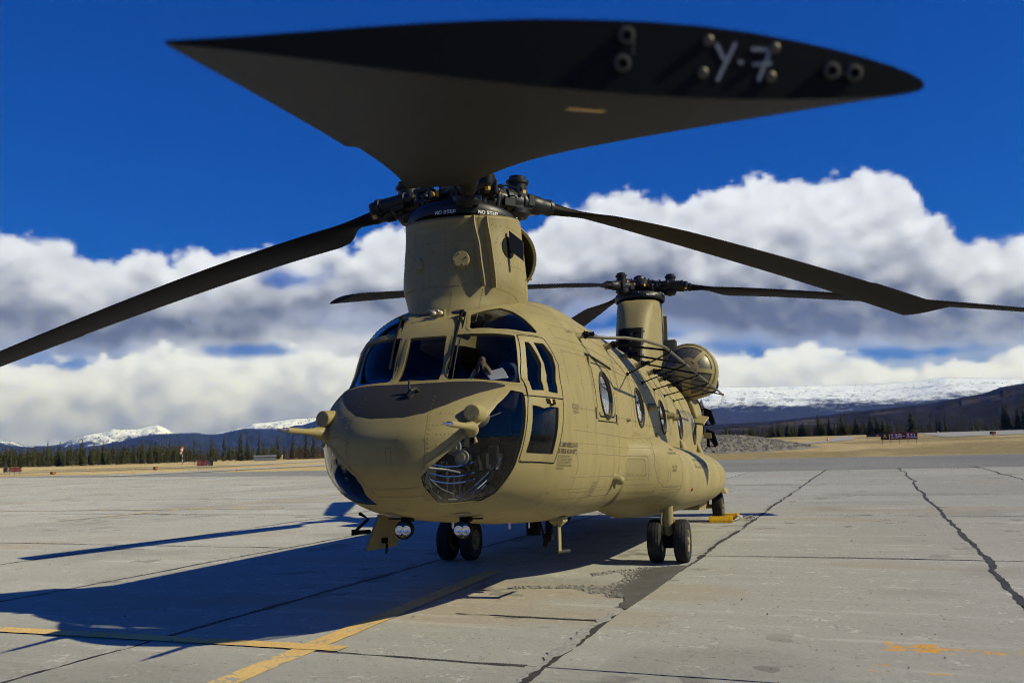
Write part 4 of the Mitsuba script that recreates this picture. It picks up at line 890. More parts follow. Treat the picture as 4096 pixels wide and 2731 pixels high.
# rear fuselage: dispensers, bracket, tab
for z0, dy in ((2.74, 0), (2.24, -.04)):
    y0 = -1.36 + dy
    hp('flare_dispenser', Bag().hull([(11.9, y0, z0 + .12), (11.9, y0 - .17, z0 + .04), (11.9, y0 - .25, z0 - .26), (11.9, y0 - .17, z0 - .30), (11.9, y0 - .02, z0 + .0), (12.2, y0, z0 + .12), (12.2, y0 - .17, z0 + .04), (12.2, y0 - .25, z0 - .26), (12.2, y0 - .17, z0 - .30)]).box((12.05, y0 - .03, z0 - .14), (.2, .05, .34)).box((12.0, y0 - .11, z0 - .29), (.2, .2, .02)), 'm_black', False)
hp('tail_tab', Bag().box((11.85, -1.44, 2.19), (.03, .17, .13), None, .008), 'm_tan_part', False)
b = Bag()
for i in range(6): b.tube([(11.7 + i * .05, -1.30 - .005 * i, 2.92 - .03 * i), (11.7 + i * .05, -1.36 - .005 * i, 3.02 - .03 * i)], .012, 6)
hp('static_wicks', b, 'm_black', 30, kind='stuff')
hp('sensor_bracket', Bag().box((10.35, -1.46, 2.47), (.50, .24, .05), (unit([1, -.15, .38]), unit([.2, 1, .2]), unit([-.38, -.1, 1])), .01), 'm_tan_part', False)
# ramp, rear end
hp('cargo_ramp', Bag().hull([(9.6, -1.15, 1.30), (9.6, 1.15, 1.30), (9.6, -1.15, 1.02), (9.6, 1.15, 1.02), (11.95, -1.12, 2.0), (11.95, 1.12, 2.0), (12.0, 1.12, 1.85), (12.0, -1.12, 1.85)]), 'm_tan_part', False)
hp('belly_box', Bag().hull([(9.3, -1.0, .92), (9.3, -1.5, .92), (9.2, -1.0, .62), (9.2, -1.45, .62), (10.2, -1.0, .92), (10.2, -1.55, .92), (10.0, -1.0, .60), (10.0, -1.5, .60)]), 'm_tan_part', False)
# landing lights under the nose
for s in (-1, 1):
    q, nn = skin_pt((-.96, s * .31, .9), (0, 0, -1)); c = q + [-.03, 0, -.115]; fw = unit([-1, -.12, -.05])
    k = hp('landing_light', Bag().lathe(c + fw * -.05, fw, [(0, 0), (0, .05), (.03, .085), (.11, .092), (.118, .088), (.118, .078)], 24).box(q + [.02, 0, -.02], (.12, .10, .05), None, .008).box(q + [-.02, .09 * s, -.012], (.07, .18, .012), None, .003).hulls([(*(q + [.02, 0, -.03]), .03), (*(c + [.03, 0, .05]), .03)]), 'm_black', 30)
    for d in (-.037, .037):
        cc = c + fw * .055 + np.array([0, d, 0]); hp('reflector', Bag().lathe(cc, fw, [(.0, .003), (.005, .02), (.013, .032), (.025, .042), (.032, .046)], 20), 'm_chrome', 40, k)
    e1, e2, _ = basis(fw); lens = Bag().lathe(c + fw * .066, fw, [(0, .079), (.006, .06), (.009, .03), (.010, .001)], 24); hp('lens', lens, 'm_glass_clear', 40, k)
    q, nn = skin_pt((-1.20, s * .36, .9), (-.2, 0, -1)); e1, e2, _ = basis(nn); t = np.linspace(0, 2 * np.pi, 25)[:-1]; rr = .085 + .006 * np.cos(12 * t)
    v = np.vstack([q + nn * .006 + np.outer(np.cos(t) * rr, e1) + np.outer(np.sin(t) * rr, e2), [q + nn * .007]]); hp('belly_disc', Bag().add(v, [(i, (i + 1) % 24, 24) for i in range(24)]), mat('m_disc', prin((.20, .17, .15), .7)) if s < 0 else 'm_disc', False)
for x, y in ((-.2, .12), (.3, -.35), (.55, -.5), (1.6, -.3)):
    q, nn = skin_pt((x, y, .9), (0, 0, -1)); hp('drain_mast', Bag().cyl(q, q + [0, 0, -.07], .012, n=8), 'm_steel')
# boarding step under the belly and cargo hook gear
hp('boarding_step', Bag().box((.70, -.80, .70), (.11, .035, .36), None, .006).hull([(.60, -.80 + a, .86 + b_) for a in (-.08, .08) for b_ in (0, .05)] + [(.82, -.80 + a, .86 + b_) for a in (-.08, .08) for b_ in (0, .05)] + [(.70, -.80 + a, .80) for a in (-.03, .03)]), 'm_tan_part', False)
hp('step_foot', Bag().tube([(.63, -.80, .53), (1.16, -.80, .50)], .020, 10).box((.67, -.80, .66), (.10, .03, .30), None, .004), 'm_screen', 30, f'{H}__boarding_step')
hp('cargo_hook', Bag().box((1.05, -.6, .74), (.10, .08, .24), None, .01).hulls([(1.15, -.55, .66, .05), (1.2, -.5, .56, .03)]).tube([(1.0, -.5, .8), (1.25, -.5, .6), (1.5, -.4, .62), (1.7, -.3, .8)], .012, 6).cyl((1.4, -.3, .85), (1.4, -.3, .66), .09, n=14), 'm_black', 30)
# starboard cabin door, its lower half folded down as steps
k = hp('cabin_door', Bag().hull([(.40, 1.27, .965), (1.16, 1.27, .85), (.02, 1.25, .575), (.80, 1.25, .565), (.42, 1.31, .965), (1.18, 1.31, .85), (.04, 1.29, .575), (.82, 1.29, .565)]), 'm_tan_part', False, label='lower half of the starboard cabin door hanging open below the fuselage')
hp('door_latch', Bag().box((.46, 1.235, .66), (.12, .03, .06), None, .006).tube([(.45, 1.22, .66), (.44, 1.20, .60), (.40, 1.19, .52)], .014, 6), 'm_black', 30, k)
hp('door_stay', Bag().tube([(-.28, 1.18, 1.0), (.0, 1.22, .93), (-.30, 1.24, .80)], .02, 6).tube([(-.30, 1.24, .80), (.12, 1.27, .78)], .028, 6).box((-.30, 1.24, .80), (.05, .04, .06)), 'm_black', 30, k)
# landing gear (built in world coordinates, wheels on the ground)
def wheel(c, r, w, k, hubside):
    ax = np.array([0, hubside, 0.0]); h = w / 2
    prof = [(-h * .80, .155), (-h * .95, .20), (-h, r * .80), (-h * .86, r * .93)]
    for gx in (-.62, -.21, .21, .62): prof += [(h * (gx - .05), r * (1 - .03 * gx * gx * 2)), (h * (gx - .045), r * .965), (h * (gx + .045), r * .965), (h * (gx + .05), r * (1 - .03 * gx * gx * 2))]
    prof += [(h * .86, r * .93), (h, r * .80), (h * .95, .20), (h * .80, .155)]
    b = Bag().lathe(c, ax, prof, 48); m = b.mesh(); v = np.array(m.vertices); v[:, 2] = np.maximum(v[:, 2], .004); 
    hp('tyre', trimesh.Trimesh(v, m.faces, process=False), 'm_tyre', 30, k, world=True)
    hb = Bag().lathe(c, ax, [(-h * .8, 0), (-h * .8, .155), (h * .8, .155), (h * .86, .150), (h * .80, .135), (h * .45, .12), (h * .38, .06), (h * .9, .05), (h * 1.02, .035), (h * 1.02, 0)], 28)
    kk = hp('wheel_hub', hb, 'm_tan_part', 30, k, world=True)
    for t in np.linspace(0, 2 * np.pi, 10)[:-1]:
        p = c + ax * h * .45 + np.array([np.cos(t), 0, np.sin(t)]) * .095; hbz = Bag().cyl(p, p + ax * .03, .014, n=6); bolts.tm(hbz.mesh())
for s in (-1, 1):
    bolts = Bag(); y0 = s * 1.6; x0 = 3.76
    b = Bag().cyl((x0 - .03, y0, .95), (x0 - .03, y0, .50), .075, n=20).cyl((x0 - .03, y0, .56), (x0 - .03, y0, .50), .09, n=20).hulls([(x0, y0, .40, .075), (x0 - .03, y0, .50, .07), (x0, y0, .31, .08)]).cyl((x0, y0 - .27, .31), (x0, y0 + .27, .31), .045, n=16)
    b.hulls([(x0 + .05, y0, .36, .045), (x0 + .55, y0 - s * .1, .75, .05)]).hulls([(x0 + .11, y0 - .05, .60, .03), (x0 + .16, y0 - .05, .45, .03)]).tube([(x0 - .1, y0 + .06, .85), (x0 - .13, y0 + .09, .6), (x0 - .08, y0 + .08, .42), (x0, y0 + .1, .33)], .013, 6).box((x0 - .06, y0 + .08, .78), (.06, .05, .13), None, .006)
    k = hp('front_landing_gear', b, 'm_tan_part', 30, world=True)
    hp('oleo', Bag().cyl((x0 - .03, y0, .55), (x0 - .03, y0, .38), .052, n=18), 'm_steel', 30, k, world=True)
    for d in (-.185, .185): wheel(np.array([x0, y0 + d, .305]), .305, .20, k, 1 if d > 0 else -1)
    hp('brake_disc', Bag().cyl((x0, y0 - .08, .31), (x0, y0 + .08, .31), .11, n=20), 'm_black', 30, k, world=True)
    hp('hub_bolts', bolts, 'm_steel', 30, k, kind='stuff', world=True)
    bolts = Bag(); x1, y1 = 10.62, s * 1.70
    b = Bag().hulls([(x1 - .05, y1 + s * -.25, .75, .09), (x1, y1 - s * .25, .40, .07)]).cyl((x1, y1 - s * .26, .31), (x1, y1 + s * .12, .31), .045, n=16).hulls([(x1, y1 - s * .24, .33, .06), (x1 - .5, y1 - s * .35, .72, .07)]).cyl((x1 - .05, y1 - s * .25, .78), (x1 - .05, y1 - s * .25, .5), .08, n=18).tube([(x1 - .5, y1 + s * .12, .80), (x1 - .35, y1 + s * .05, .60)], .03)
    k = hp('rear_landing_gear', b, 'm_tan_part', 30, world=True); wheel(np.array([x1, y1, .305]), .305, .22, k, s); hp('hub_bolts', bolts, 'm_steel', 30, k, kind='stuff', world=True)
    hp('mud_flap', Bag().hull([(x1 - .55, y1 - s * .10, .70), (x1 - .50, y1 + s * .18, .70), (x1 + .35, y1 + s * .16, .69), (x1 + .3, y1 - s * .1, .69), (x1 - .55, y1 - s * .10, .66), (x1 - .55, y1 + s * .24, .60), (x1 + .35, y1 + s * .22, .60), (x1 + .3, y1 - s * .1, .66)]), 'm_tan_part', False, k, world=True)
# print on the skin
def skin_print(text, h, o, n, tx, bag, bold=False, sx=1.0):
    m = meshkit.text_mesh(text, h, .001, bold=bold); n = unit(n); tx = unit(np.asarray(tx) - n * (np.asarray(tx) @ n)); ty = np.cross(n, tx)
    m = m.submesh([np.where(m.face_normals[:, 2] > .5)[0]], append=True, repair=False)
    p = np.asarray(o) + np.outer(m.vertices[:, 0] * sx, tx) + np.outer(m.vertices[:, 1], ty)
    q, nn, ok = CAST(p + n * .6, -n); q = q + nn * .0022
    if ok.all(): bag.add(q, m.faces)
PR = Bag(); NP, TX = (-.10, -1, -.05), (1, 0, 0)
skin_print('U.S. ARMY MODEL CH-47F', .046, (-.73, -1.2, 1.655), NP, TX, PR, True, .58); skin_print('US SERIAL NO. 08-08771', .046, (-.73, -1.2, 1.592), NP, TX, PR, True, .58)
for i, q_ in enumerate(('SERVICE THIS AIRCRAFT WITH', 'MIL-T-83133 GRADE JP-8 AVIATION', 'FUEL. IF NOT AVAILABLE REFER TO', 'OPERATORS MANUAL FOR ALTERNATE', 'EMERGENCY FUEL')): skin_print(q_, .022, (-.73, -1.2, 1.553 - i * .030), NP, TX, PR, False, .62)
for i, q_ in enumerate(('QUICK JETTISON', 'PUSH TRIGGER', 'TURN HANDLE 90')): skin_print(q_, .026, (-.36, -1.2, 2.075 - i * .036), (-.12, -1, 0), TX, PR, False, .6)
skin_print('NO HANDHOLD', .024, (.08, -1.1, 2.90), (0, -.8, .6), TX, PR, False, .7)
for i, q_ in enumerate(('MIL-PRF-5606', 'MIL-PRF-23377', 'MIL-PRF-83282', 'MIL-PRF-23699', 'MIL-PRF-85285')): skin_print(q_, .026, (.42, -1.2, 1.30 - i * .040), (0, -1, -.3), TX, PR, False, .6)
for i, q_ in enumerate(('DANGER', 'HIGH VOLTAGE')): skin_print(q_, .034, (2.95 - .1 * i, -1.7, 1.66 - i * .05), (-.1, -1, .1), TX, PR, False, .8)
for i, q_ in enumerate(('BATTERY', 'INSIDE')): skin_print(q_, .034, (2.90, -1.7, 1.44 - i * .05), (-.1, -1, .0), TX, PR, False, .8)
skin_print('UNITED STATES ARMY', .155, (4.72, -1.8, 1.39), (0, -1, .45), TX, PR, False, .86)
skin_print('NO HANDHOLD', .020, (-.85, -.12, 2.96), (-1, 0, .2), (0, -1, 0), PR, False, .7)
hp('lettering', PR, 'm_print', False, label='dark stencilled service lettering on the port side', kind='stuff')
# cockpit
k = hp('cockpit_floor', Bag().box((-.3, 0, 1.42), (1.7, 1.9, .04)).box((.55, 0, 2.05), (.06, 1.9, 1.6)), 'm_lining', False)
hp('glare_shield', Bag().hull([(-1.30, .55, 2.285), (-1.30, -.55, 2.285), (-1.02, .86, 2.285), (-1.02, -.86, 2.285), (-.80, .86, 2.25), (-.80, -.86, 2.25), (-1.28, .5, 2.2), (-1.28, -.5, 2.2), (-.85, .8, 2.0), (-.85, -.8, 2.0)]), 'm_inside', False)
hp('instrument_panel', Bag().box((-.82, 0, 2.02), (.08, 1.5, .50), None, .01).box((-.6, 0, 1.72), (.7, .45, .5), None, .02).box((-.55, 0, 3.02), (.5, .5, .12), None, .02), 'm_inside', False)
for s in (-1, 1):
    hp('pilot_seat', Bag().box((-.02, s * .55, 1.78), (.50, .50, .14), None, .03).box((.24, s * .55, 2.18), (.12, .50, .80), (unit([1, 0, -.15]), (0, 1, 0), unit([.15, 0, 1])), .03).box((.30, s * .55, 2.68), (.10, .28, .22), None, .03).box((.1, s * .55, 1.55), (.35, .4, .3)), 'm_seat', 30)
    hp('control_column', Bag().tube([(-.50, s * .55, 1.45), (-.55, s * .55, 1.75), (-.42, s * .55, 2.02), (-.40, s * .55, 2.16)], .022, 8).ball((-.40, s * .55, 2.18), .04), 'm_black')
    hp('rudder_pedal', Bag().box((-1.15, s * .40, 1.58), (.03, .10, .18), None, .01).box((-1.15, s * .68, 1.58), (.03, .10, .18), None, .01).tube([(-1.15, s * .40, 1.5), (-1.0, s * .42, 1.3)], .015).tube([(-1.15, s * .68, 1.5), (-1.0, s * .66, 1.3)], .015).hull([(-1.05, s * .52, 1.60), (-.7, s * .60, 1.60), (-1.0, s * .56, 1.30), (-.9, s * .58, 1.28), (-1.05, s * .56, 1.60), (-.7, s * .64, 1.60)]), 'm_screen', False)
    b = Bag()
    for (y, z, r) in ((.33, 1.66, .075), (.42, 1.56, .07)):
        b.cyl((-1.22 - .2 * y, s * y, z), (-1.26 - .2 * y, s * y, z), r, n=24)
    kk = hp('air_vent', b, mat('m_vent', prin((.30, .33, .36), .4)) if s < 0 else 'm_vent', 30)
    b = Bag()
    for (y, z, r) in ((.33, 1.66, .044), (.42, 1.56, .042)): b.cyl((-1.26 - .2 * y, s * y, z), (-1.272 - .2 * y, s * y, z), r, n=24)
    hp('vent_core', b, 'm_cream', 30, kk)
    b = Bag(); R2 = random.Random(3)
    for (x0_, y0_, z0_), (x1_, y1_, z1_) in (((-1.75, .30, 1.50), (-1.15, .48, 1.52)), ((-1.80, .30, 1.42), (-1.2, .50, 1.42)), ((-1.78, .30, 1.36), (-1.25, .52, 1.36)), ((-1.4, .45, 1.22), (-1.0, .70, 1.55)), ((-1.38, .50, 1.22), (-1.0, .66, 1.46)), ((-1.36, .54, 1.22), (-1.0, .62, 1.40)), ((-1.42, .40, 1.20), (-1.2, .60, 1.24))):
        a, e = np.array([x0_, s * y0_, z0_]), np.array([x1_, s * y1_, z1_]); q = (a + e) / 2 + [-.05, 0, -.07]; t = np.linspace(0, 1, 10)[:, None]
        b.tube((1 - t) ** 2 * a + 2 * t * (1 - t) * q + t ** 2 * e, .0065, 7)
    hp('blue_hoses', b, 'm_bluecable', 30, label='blue hoses behind the chin window')
    b = Bag()
    b.tube([(-1.88, s * .29, 1.46), (-1.86, s * .32, 1.37), (-1.72, s * .37, 1.28), (-1.55, s * .42, 1.23)], .005, 7).tube([(-1.86, s * .27, 1.45), (-1.86, s * .31, 1.36), (-1.76, s * .30, 1.26), (-1.62, s * .33, 1.19)], .005, 7).tube([(-1.78, s * .25, 1.47), (-1.6, s * .37, 1.45)], .009, 8).tube([(-1.6, s * .37, 1.45), (-1.45, s * .45, 1.42)], .010, 8)
    b.tube([(-1.5, s * .35, 1.18), (-1.25, s * .5, 1.17), (-1.0, s * .6, 1.18)], .005, 6); b.tube([(-1.45, s * .62, 1.92), (-1.35, s * .72, 1.93), (-1.28, s * .80, 1.97)], .005, 6)
    hp('white_lines', b, 'm_whitecable', 30, label='white lines behind the chin window', kind='stuff')
    b = Bag()
    for x, y, z, w, h in ((-1.15, .30, 1.30, .10, .30), (-1.05, .48, 1.32, .07, .42), (-1.0, .62, 1.28, .08, .26), (-.85, .40, 1.25, .2, .3), (-1.3, .2, 1.3, .2, .3), (-1.6, .10, 1.45, .25, .35)):
        b.box((x, s * y, z), (w, w, h), None, .01); b.cyl((x, s * y, z + h / 2), (x, s * y, z + h / 2 + .08), w * .3, n=10); b.ball((x - w / 2, s * y, z - h * .2), .02, 1)
    hp('avionics', b, 'm_screen', 30)
hp('seat_cover_pouch', Bag().hulls([(-.78, -.34, 2.93, .05), (-.72, -.40, 2.97, .06), (-.70, -.36, 2.90, .05)], 2), 'm_black', 40)
# ------------------------------------------------------------------ ground: concrete apron, asphalt, grass, terrain
CX, CY = CAM_O[0], CAM_O[1]
def terrain_h(x, y):
    dx, dy = x - CX, y - CY; d = np.hypot(dx, dy); az = np.degrees(np.arctan2(dy, dx))
    r = smoothstep_np_(26, 6, az) * smoothstep_np_(-90, -40, az)
    h = 1.75 * smoothstep_np_(96, 250, d) * r + .75 * smoothstep_np_(88, 118, d) * r
    return h + smoothstep_np_(250, 1500, d) * .0 - .03
def grass_fn(p, n, uv):
    a = fbm(p.x * .045, p.y * .045, 0, 4); b = fbm(p.x * .5, p.y * .5, 3, 4); c = noise(p.x * 4, p.y * 1.4)
    col = mix((.29, .205, .092), (.40, .32, .17), b)
    col = mix(col, (.20, .155, .078), smoothstep(.52, .70, a) * .8); col = col * (.75 + .5 * c)
    return col
mat('m_grass', prin(proc(grass_fn), .95, specular=.1))
ang = np.radians(np.concatenate([np.linspace(-30, 62, 185), np.linspace(64, 328, 90)])); rad = np.concatenate([[0], np.geomspace(8, 9000, 70)])
A_, R_ = np.meshgrid(ang, rad); X_, Y_ = CX + R_ * np.cos(A_), CY + R_ * np.sin(A_)
put('ground', Bag().grid(np.stack([X_, Y_, terrain_h(X_, Y_)], -1), wrap=True, flip=True), 'm_grass', 40, kind='structure')
def strip(name, pts, bsdf, z=.004, dens=3.0, kind='structure'):
    p = Polygon(pts); m = trimesh.creation.triangulate_polygon(p.segmentize(dens) if hasattr(p, 'segmentize') else p, engine='earcut')
    v = np.array(m[0]); v3 = np.column_stack([v, np.full(len(v), z)]); return put(name, trimesh.Trimesh(v3, m[1], process=False), bsdf, False, kind=kind)
def asphalt_fn(p, n, uv):
    a = fbm(p.x * .12, p.y * .12, 0, 4); b = noise(p.x * 60, p.y * 60); c = fbm(p.x * 1.2, p.y * 5, 2, 3)
    return mix((.13, .127, .12), (.22, .215, .205), a * .6 + c * .4) * (.85 + .3 * b)
mat('m_asphalt', prin(proc(asphalt_fn), .9, specular=.2))
strip('asphalt_shoulder', [(44, -18), (41.5, -2), (41.5, 10), (46, 40), (56, 75), (62, 90), (66, 120), (74, 120), (71.5, 86), (75, 65), (70, 42), (76, 20), (79.5, 6), (84, -10), (91, -25), (104, -48), (80, -60), (56, -48)], 'm_asphalt', -.012)
SLOPE = -.072
GD = unit([1, SLOPE, 0]); GN = np.array([-GD[1], GD[0], 0])       # along and across the joints
JY = sorted([-1.6 - 3.75 * k for k in range(1, 16)] + [-1.62, 2.2, 5.82, 9.4] + [9.4 + 3.72 * k for k in range(1, 24)])
JY[JY.index(-1.6 - 3.75)] = -5.40
JX = [-24.4, -17.1, -9.7, -2.30, 4.72, 12.15, 19.6, 26.4, 33.6, 40.6, 47.8, 55.2, 62.6]
def gp(a, c): return GD[:2] * a + GN[:2] * c
def concrete_fn(p, n, uv):
    a = p.x * float(GD[0]) + p.y * float(GD[1]); c = p.x * float(GN[0]) + p.y * float(GN[1])
    big = fbm(a * .22, c * .22, 1, 4); st = fbm(a * 3.2, c * .45, 5, 4); st2 = fbm(a * 9, c * .9, 8, 3)
    g1 = noise(p.x * 90, p.y * 90); g2 = noise(p.x * 38, p.y * 38, 4.0); g3 = fbm(p.x * 6, p.y * 6, 2, 4)
    t = cell_rand(dr.floor((a - 4.72) / 7.3), dr.floor((c + 1.6) / 3.75), 7)
    col = mix((.245, .237, .208), (.355, .345, .310), .16 + .30 * big + .36 * st + .20 * st2)
    col = col * (.91 + .18 * t) * (.88 + .14 * g1 + .12 * g2)
    col = mix(col, (.45, .435, .40), smoothstep(.62, .74, st * .5 + st2 * .5) * .45)
    col = mix(col, (.50, .48, .44), smoothstep(.66, .78, g3 * .7 + g2 * .3) * .6)
    col = mix(col, (.075, .068, .058), smoothstep(.80, .90, noise(p.x * 21, p.y * 21, 9) * .75 + g1 * .25) * .55)
    stain = smoothstep(.60, .76, fbm(a * .55, c * .33, 12, 4)); col = col * (1 - .16 * stain)
    col = mix(col, (.30, .21, .12), smoothstep(.64, .76, fbm(a * .9, c * .25, 31, 3)) * .30)
    # worn orange paint, low right
    ua, uc = a + .90, c + 4.28
    m1 = smoothstep(.22, .15, dr.abs(ua)) * smoothstep(.24, .16, dr.abs(uc)); m2 = smoothstep(.13, .08, dr.abs(ua + .08)) * smoothstep(1.1, .9, dr.abs(uc + 1.0)); m3 = smoothstep(.20, .1, dr.abs(ua + .74)) * smoothstep(.35, .2, dr.abs(uc - .05))
    wear = fbm(a * 9, c * 4.5, 40, 4) * .7 + g2 * .3
    col = mix(col, (.62, .30, .035), smoothstep(.46, .58, wear) * m1 * .9); col = mix(col, (.58, .30, .05), smoothstep(.53, .66, wear) * m2 * .7); col = mix(col, (.58, .30, .05), smoothstep(.56, .68, wear) * m3 * .8)
    oil = smoothstep(.70, .735, fbm(p.x * 1.9, p.y * 1.9, 50, 4)) * smoothstep(.45, .6, fbm(p.x * .3, p.y * .3, 61, 2)); col = mix(col, (.11, .10, .088), oil * .5)
    return col
mat('m_concrete', {'type': 'bumpmap', 'arbitrary': proc(lambda p, n, uv: .6 * noise(p.x * 60, p.y * 60) + fbm(p.x * 14, p.y * 14, 3, 3), eps=.006), 'scale': .0035, 'bsdf': prin(proc(concrete_fn), .82, specular=.25)})
mat('m_tar', prin(proc(lambda p, n, uv: mix((.028, .027, .027), (.075, .072, .068), fbm(p.x * 9, p.y * 9, 1, 4))), .7, specular=.3))
mat('m_spall', prin(proc(lambda p, n, uv: mix((.17, .16, .145), (.40, .385, .35), fbm(p.x * 30, p.y * 30, 3, 4))), .9, specular=.15))
put('concrete_apron', Bag().add([(-40, -75, -.022), (66, -75, -.022), (66, 110, -.022), (-40, 110, -.022)], [(0, 1, 2), (0, 2, 3)]), 'm_tar', False, kind='structure')
RS = np.random.RandomState(5)
def wob(a, c, k):                                                      # joints wander a little
    return .030 * (meshkit.fbm(np.array([[a * 1.7, c * .3, k]]), 4, 3)[0] - .5) * 2 + .008 * (meshkit.noise(np.array([[a * 9, c * 9, k + 5]]), 4)[0] - .5)
def joint_c(k, a):                                                     # line k of JY at distance a along
    big = {-5.40: .16, -1.62: .05, -9.1: .10}.get(JY[k], .03)
    return JY[k] + big * (meshkit.fbm(np.array([[a * .35, k * 7.3, 2.0]]), 3, 8)[0] - .5) * 2 + wob(a, k, 1)
LIMX = lambda c: 42.5 + max(0, (c - 14)) * .26 + max(0, -c - 4) * .18
nslab = 0
for i in range(len(JX) - 1):
    for k in range(len(JY) - 1):
        a0, a1 = JX[i], JX[i + 1]; cm = (JY[k] + JY[k + 1]) / 2
        a1 = min(a1, LIMX(cm))
        if a1 - a0 < .6: continue
        mid = gp((a0 + a1) / 2, cm) - CAM_O[:2]; f = mid @ _f[:2]; r = mid @ _r[:2]
        if f < -2 or abs(r) > .70 * f + 9: continue
        dist = np.hypot(*mid); step = .10 if dist < 14 else .3 if dist < 30 else 1.2
        gl = .014; gt = .012
        n1 = max(2, int((a1 - a0) / step)); n2 = max(2, int((JY[k + 1] - JY[k]) / step))
        A = np.linspace(a0 + gt, a1 - gt, n1); pts = []
        jag = lambda a, c, q: abs(.022 * (meshkit.noise(np.array([[a * 7.0, c * 7.0, q * 3.1 + i + k]]), q)[0] - .55)) * (dist < 30)
        pts += [gp(a, joint_c(k, a) + gl + jag(a, k, 1)) for a in A]
        cs = np.linspace(joint_c(k, a1), joint_c(k + 1, a1), n2 + 1)[1:-1]; pts += [gp(a1 - gt - jag(c, a1, 2), c) for c in cs]
        pts += [gp(a, joint_c(k + 1, a) - gl - jag(a, k, 3)) for a in A[::-1]]
        cs = np.linspace(joint_c(k + 1, a0), joint_c(k, a0), n2 + 1)[1:-1]; pts += [gp(a0 + gt + jag(c, a0, 4), c) for c in cs]
        z = RS.uniform(-.0025, .0025)
        poly = Polygon(pts)
        if not poly.is_valid: poly = poly.buffer(0)
        if poly.geom_type != 'Polygon': poly = max(poly.geoms, key=lambda g: g.area)
        b = Bag().prism(poly, (0, 0, z - .02), (1, 0, 0), (0, 1, 0), (0, 0, 1), .02)
        put('concrete_apron__slab', b, 'm_concrete', False); nslab += 1
# poured sealant over the two long joints and along the cross joint, ragged
def sealant(path, w, key, bsdf='m_tar', z=.004, rag=.5, step=.05, seed=0):
    p = np.array(path, float); d = np.r_[0, np.cumsum(np.hypot(*np.diff(p, axis=0).T))]; s = np.arange(0, d[-1], step)
    q = np.stack([np.interp(s, d, p[:, 0]), np.interp(s, d, p[:, 1])], 1); t = np.gradient(q, axis=0); t /= np.linalg.norm(t, axis=1, keepdims=True); nn = np.stack([-t[:, 1], t[:, 0]], 1)
    ww = np.interp(s, d, w) if np.ndim(w) else np.full(len(s), w)
    f = lambda o: meshkit.fbm(np.stack([s * 2.2, s * 0 + o, s * 0 + seed], 1), 4, 3) - .5
    h = lambda o: meshkit.noise(np.stack([s * 13, s * 0 + o, s * 0 + seed], 1), 5) - .5
    l = ww * (.5 + rag * f(1) * 2 + rag * .5 * h(2)); r = ww * (.5 + rag * f(7) * 2 + rag * .5 * h(8))
    zz = np.full((len(s), 1), z)
    return put(key, Bag().grid(np.stack([np.hstack([q + nn * np.maximum(l, .003)[:, None], zz]), np.hstack([q - nn * np.maximum(r, .003)[:, None], zz])], 1), flip=False), bsdf, True)
jl = lambda k, a0, a1, st=.5, off=0: [gp(a, joint_c(k, a) + off) for a in np.arange(a0, a1, st)]
k1, k2, k3 = JY.index(-1.62), JY.index(-5.40), JY.index(-1.6 - 7.5)
sealant(jl(k1, -9, 44), .075, 'concrete_apron__sealant', seed=1)
sealant(jl(k1, -9, 26, .5, .052), .04, 'concrete_apron__spalled_edge', 'm_spall', .006, 2.4, seed=11)
sealant(jl(k2, -4, 45), .072, 'concrete_apron__sealant', seed=2, rag=.6)
sealant(jl(k3, 8, 46), .08, 'concrete_apron__sealant', seed=3, rag=.7)
for kk, w in ((JY.index(2.2), .045), (JY.index(5.82), .04), (JY.index(9.4), .035)):
    sealant(jl(kk, -9, 43), w, 'concrete_apron__sealant', seed=kk, rag=.8)
    sealant(jl(kk, -9, 40, .5, .035), .03, 'concrete_apron__spalled_edge', 'm_spall', .006, 2.4, seed=kk + 30)
jt = lambda a0, c0, c1: [gp(a0 + .02 * math.sin(c * 1.3), c) for c in np.arange(c0, c1, .4)]
sealant(jt(-2.30, -1.5, 9), .045, 'concrete_apron__sealant', seed=21, rag=.6)
for i, (a0, c0, c1) in enumerate(((4.75, -16, -2), (4.75, 2.3, 16), (12.15, -16, 20), (19.6, -20, 26), (26.4, -22, 30), (33.6, -24, 34), (-.43, -1.6, .2))):
    sealant(jt(a0, c0, c1), .022 if i < 6 else .03, 'concrete_apron__sealant', seed=40 + i, rag=1.3)
# dark asphalt repair beside the port wheels, its crumbled rim
PATCH = [(.79, -1.35), (.76, -1.50), (.36, -1.54), (.17, -1.52), (.05, -1.66), (.6, -1.71), (1.34, -1.77), (2.4, -1.83), (3.45, -1.90), (3.42, -1.80), (3.32, -1.62), (3.05, -1.35), (2.58, -1.24), (2.18, -1.40), (1.77, -1.31), (1.16, -1.27)]
pp = Polygon(PATCH).segmentize(.04); R6 = np.random.RandomState(2); q = np.array(pp.exterior.coords)[:-1]
q = q + (meshkit.fbm(np.column_stack([q * 8, np.zeros(len(q))]), 4, 2)[:, None] - .5) * .12 * (q[:, 1:] > -1.6)
m = trimesh.creation.triangulate_polygon(Polygon(q).buffer(0), engine='earcut')
mat('m_patch', {'type': 'bumpmap', 'arbitrary': proc(lambda p, n, uv: noise(p.x * 70, p.y * 70), eps=.006), 'scale': .006, 'bsdf': prin(proc(lambda p, n, uv: mix((.060, .056, .052), (.135, .125, .115), fbm(p.x * 5, p.y * 5, 2, 3) * .6 + noise(p.x * 80, p.y * 80) * .4)), .9, specular=.2)})
put('concrete_apron__asphalt_patch', trimesh.Trimesh(np.column_stack([m[0], np.full(len(m[0]), .0085)]), m[1], process=False), 'm_patch', False)
b = Bag(); ico = trimesh.creation.icosphere(0, 1.0)
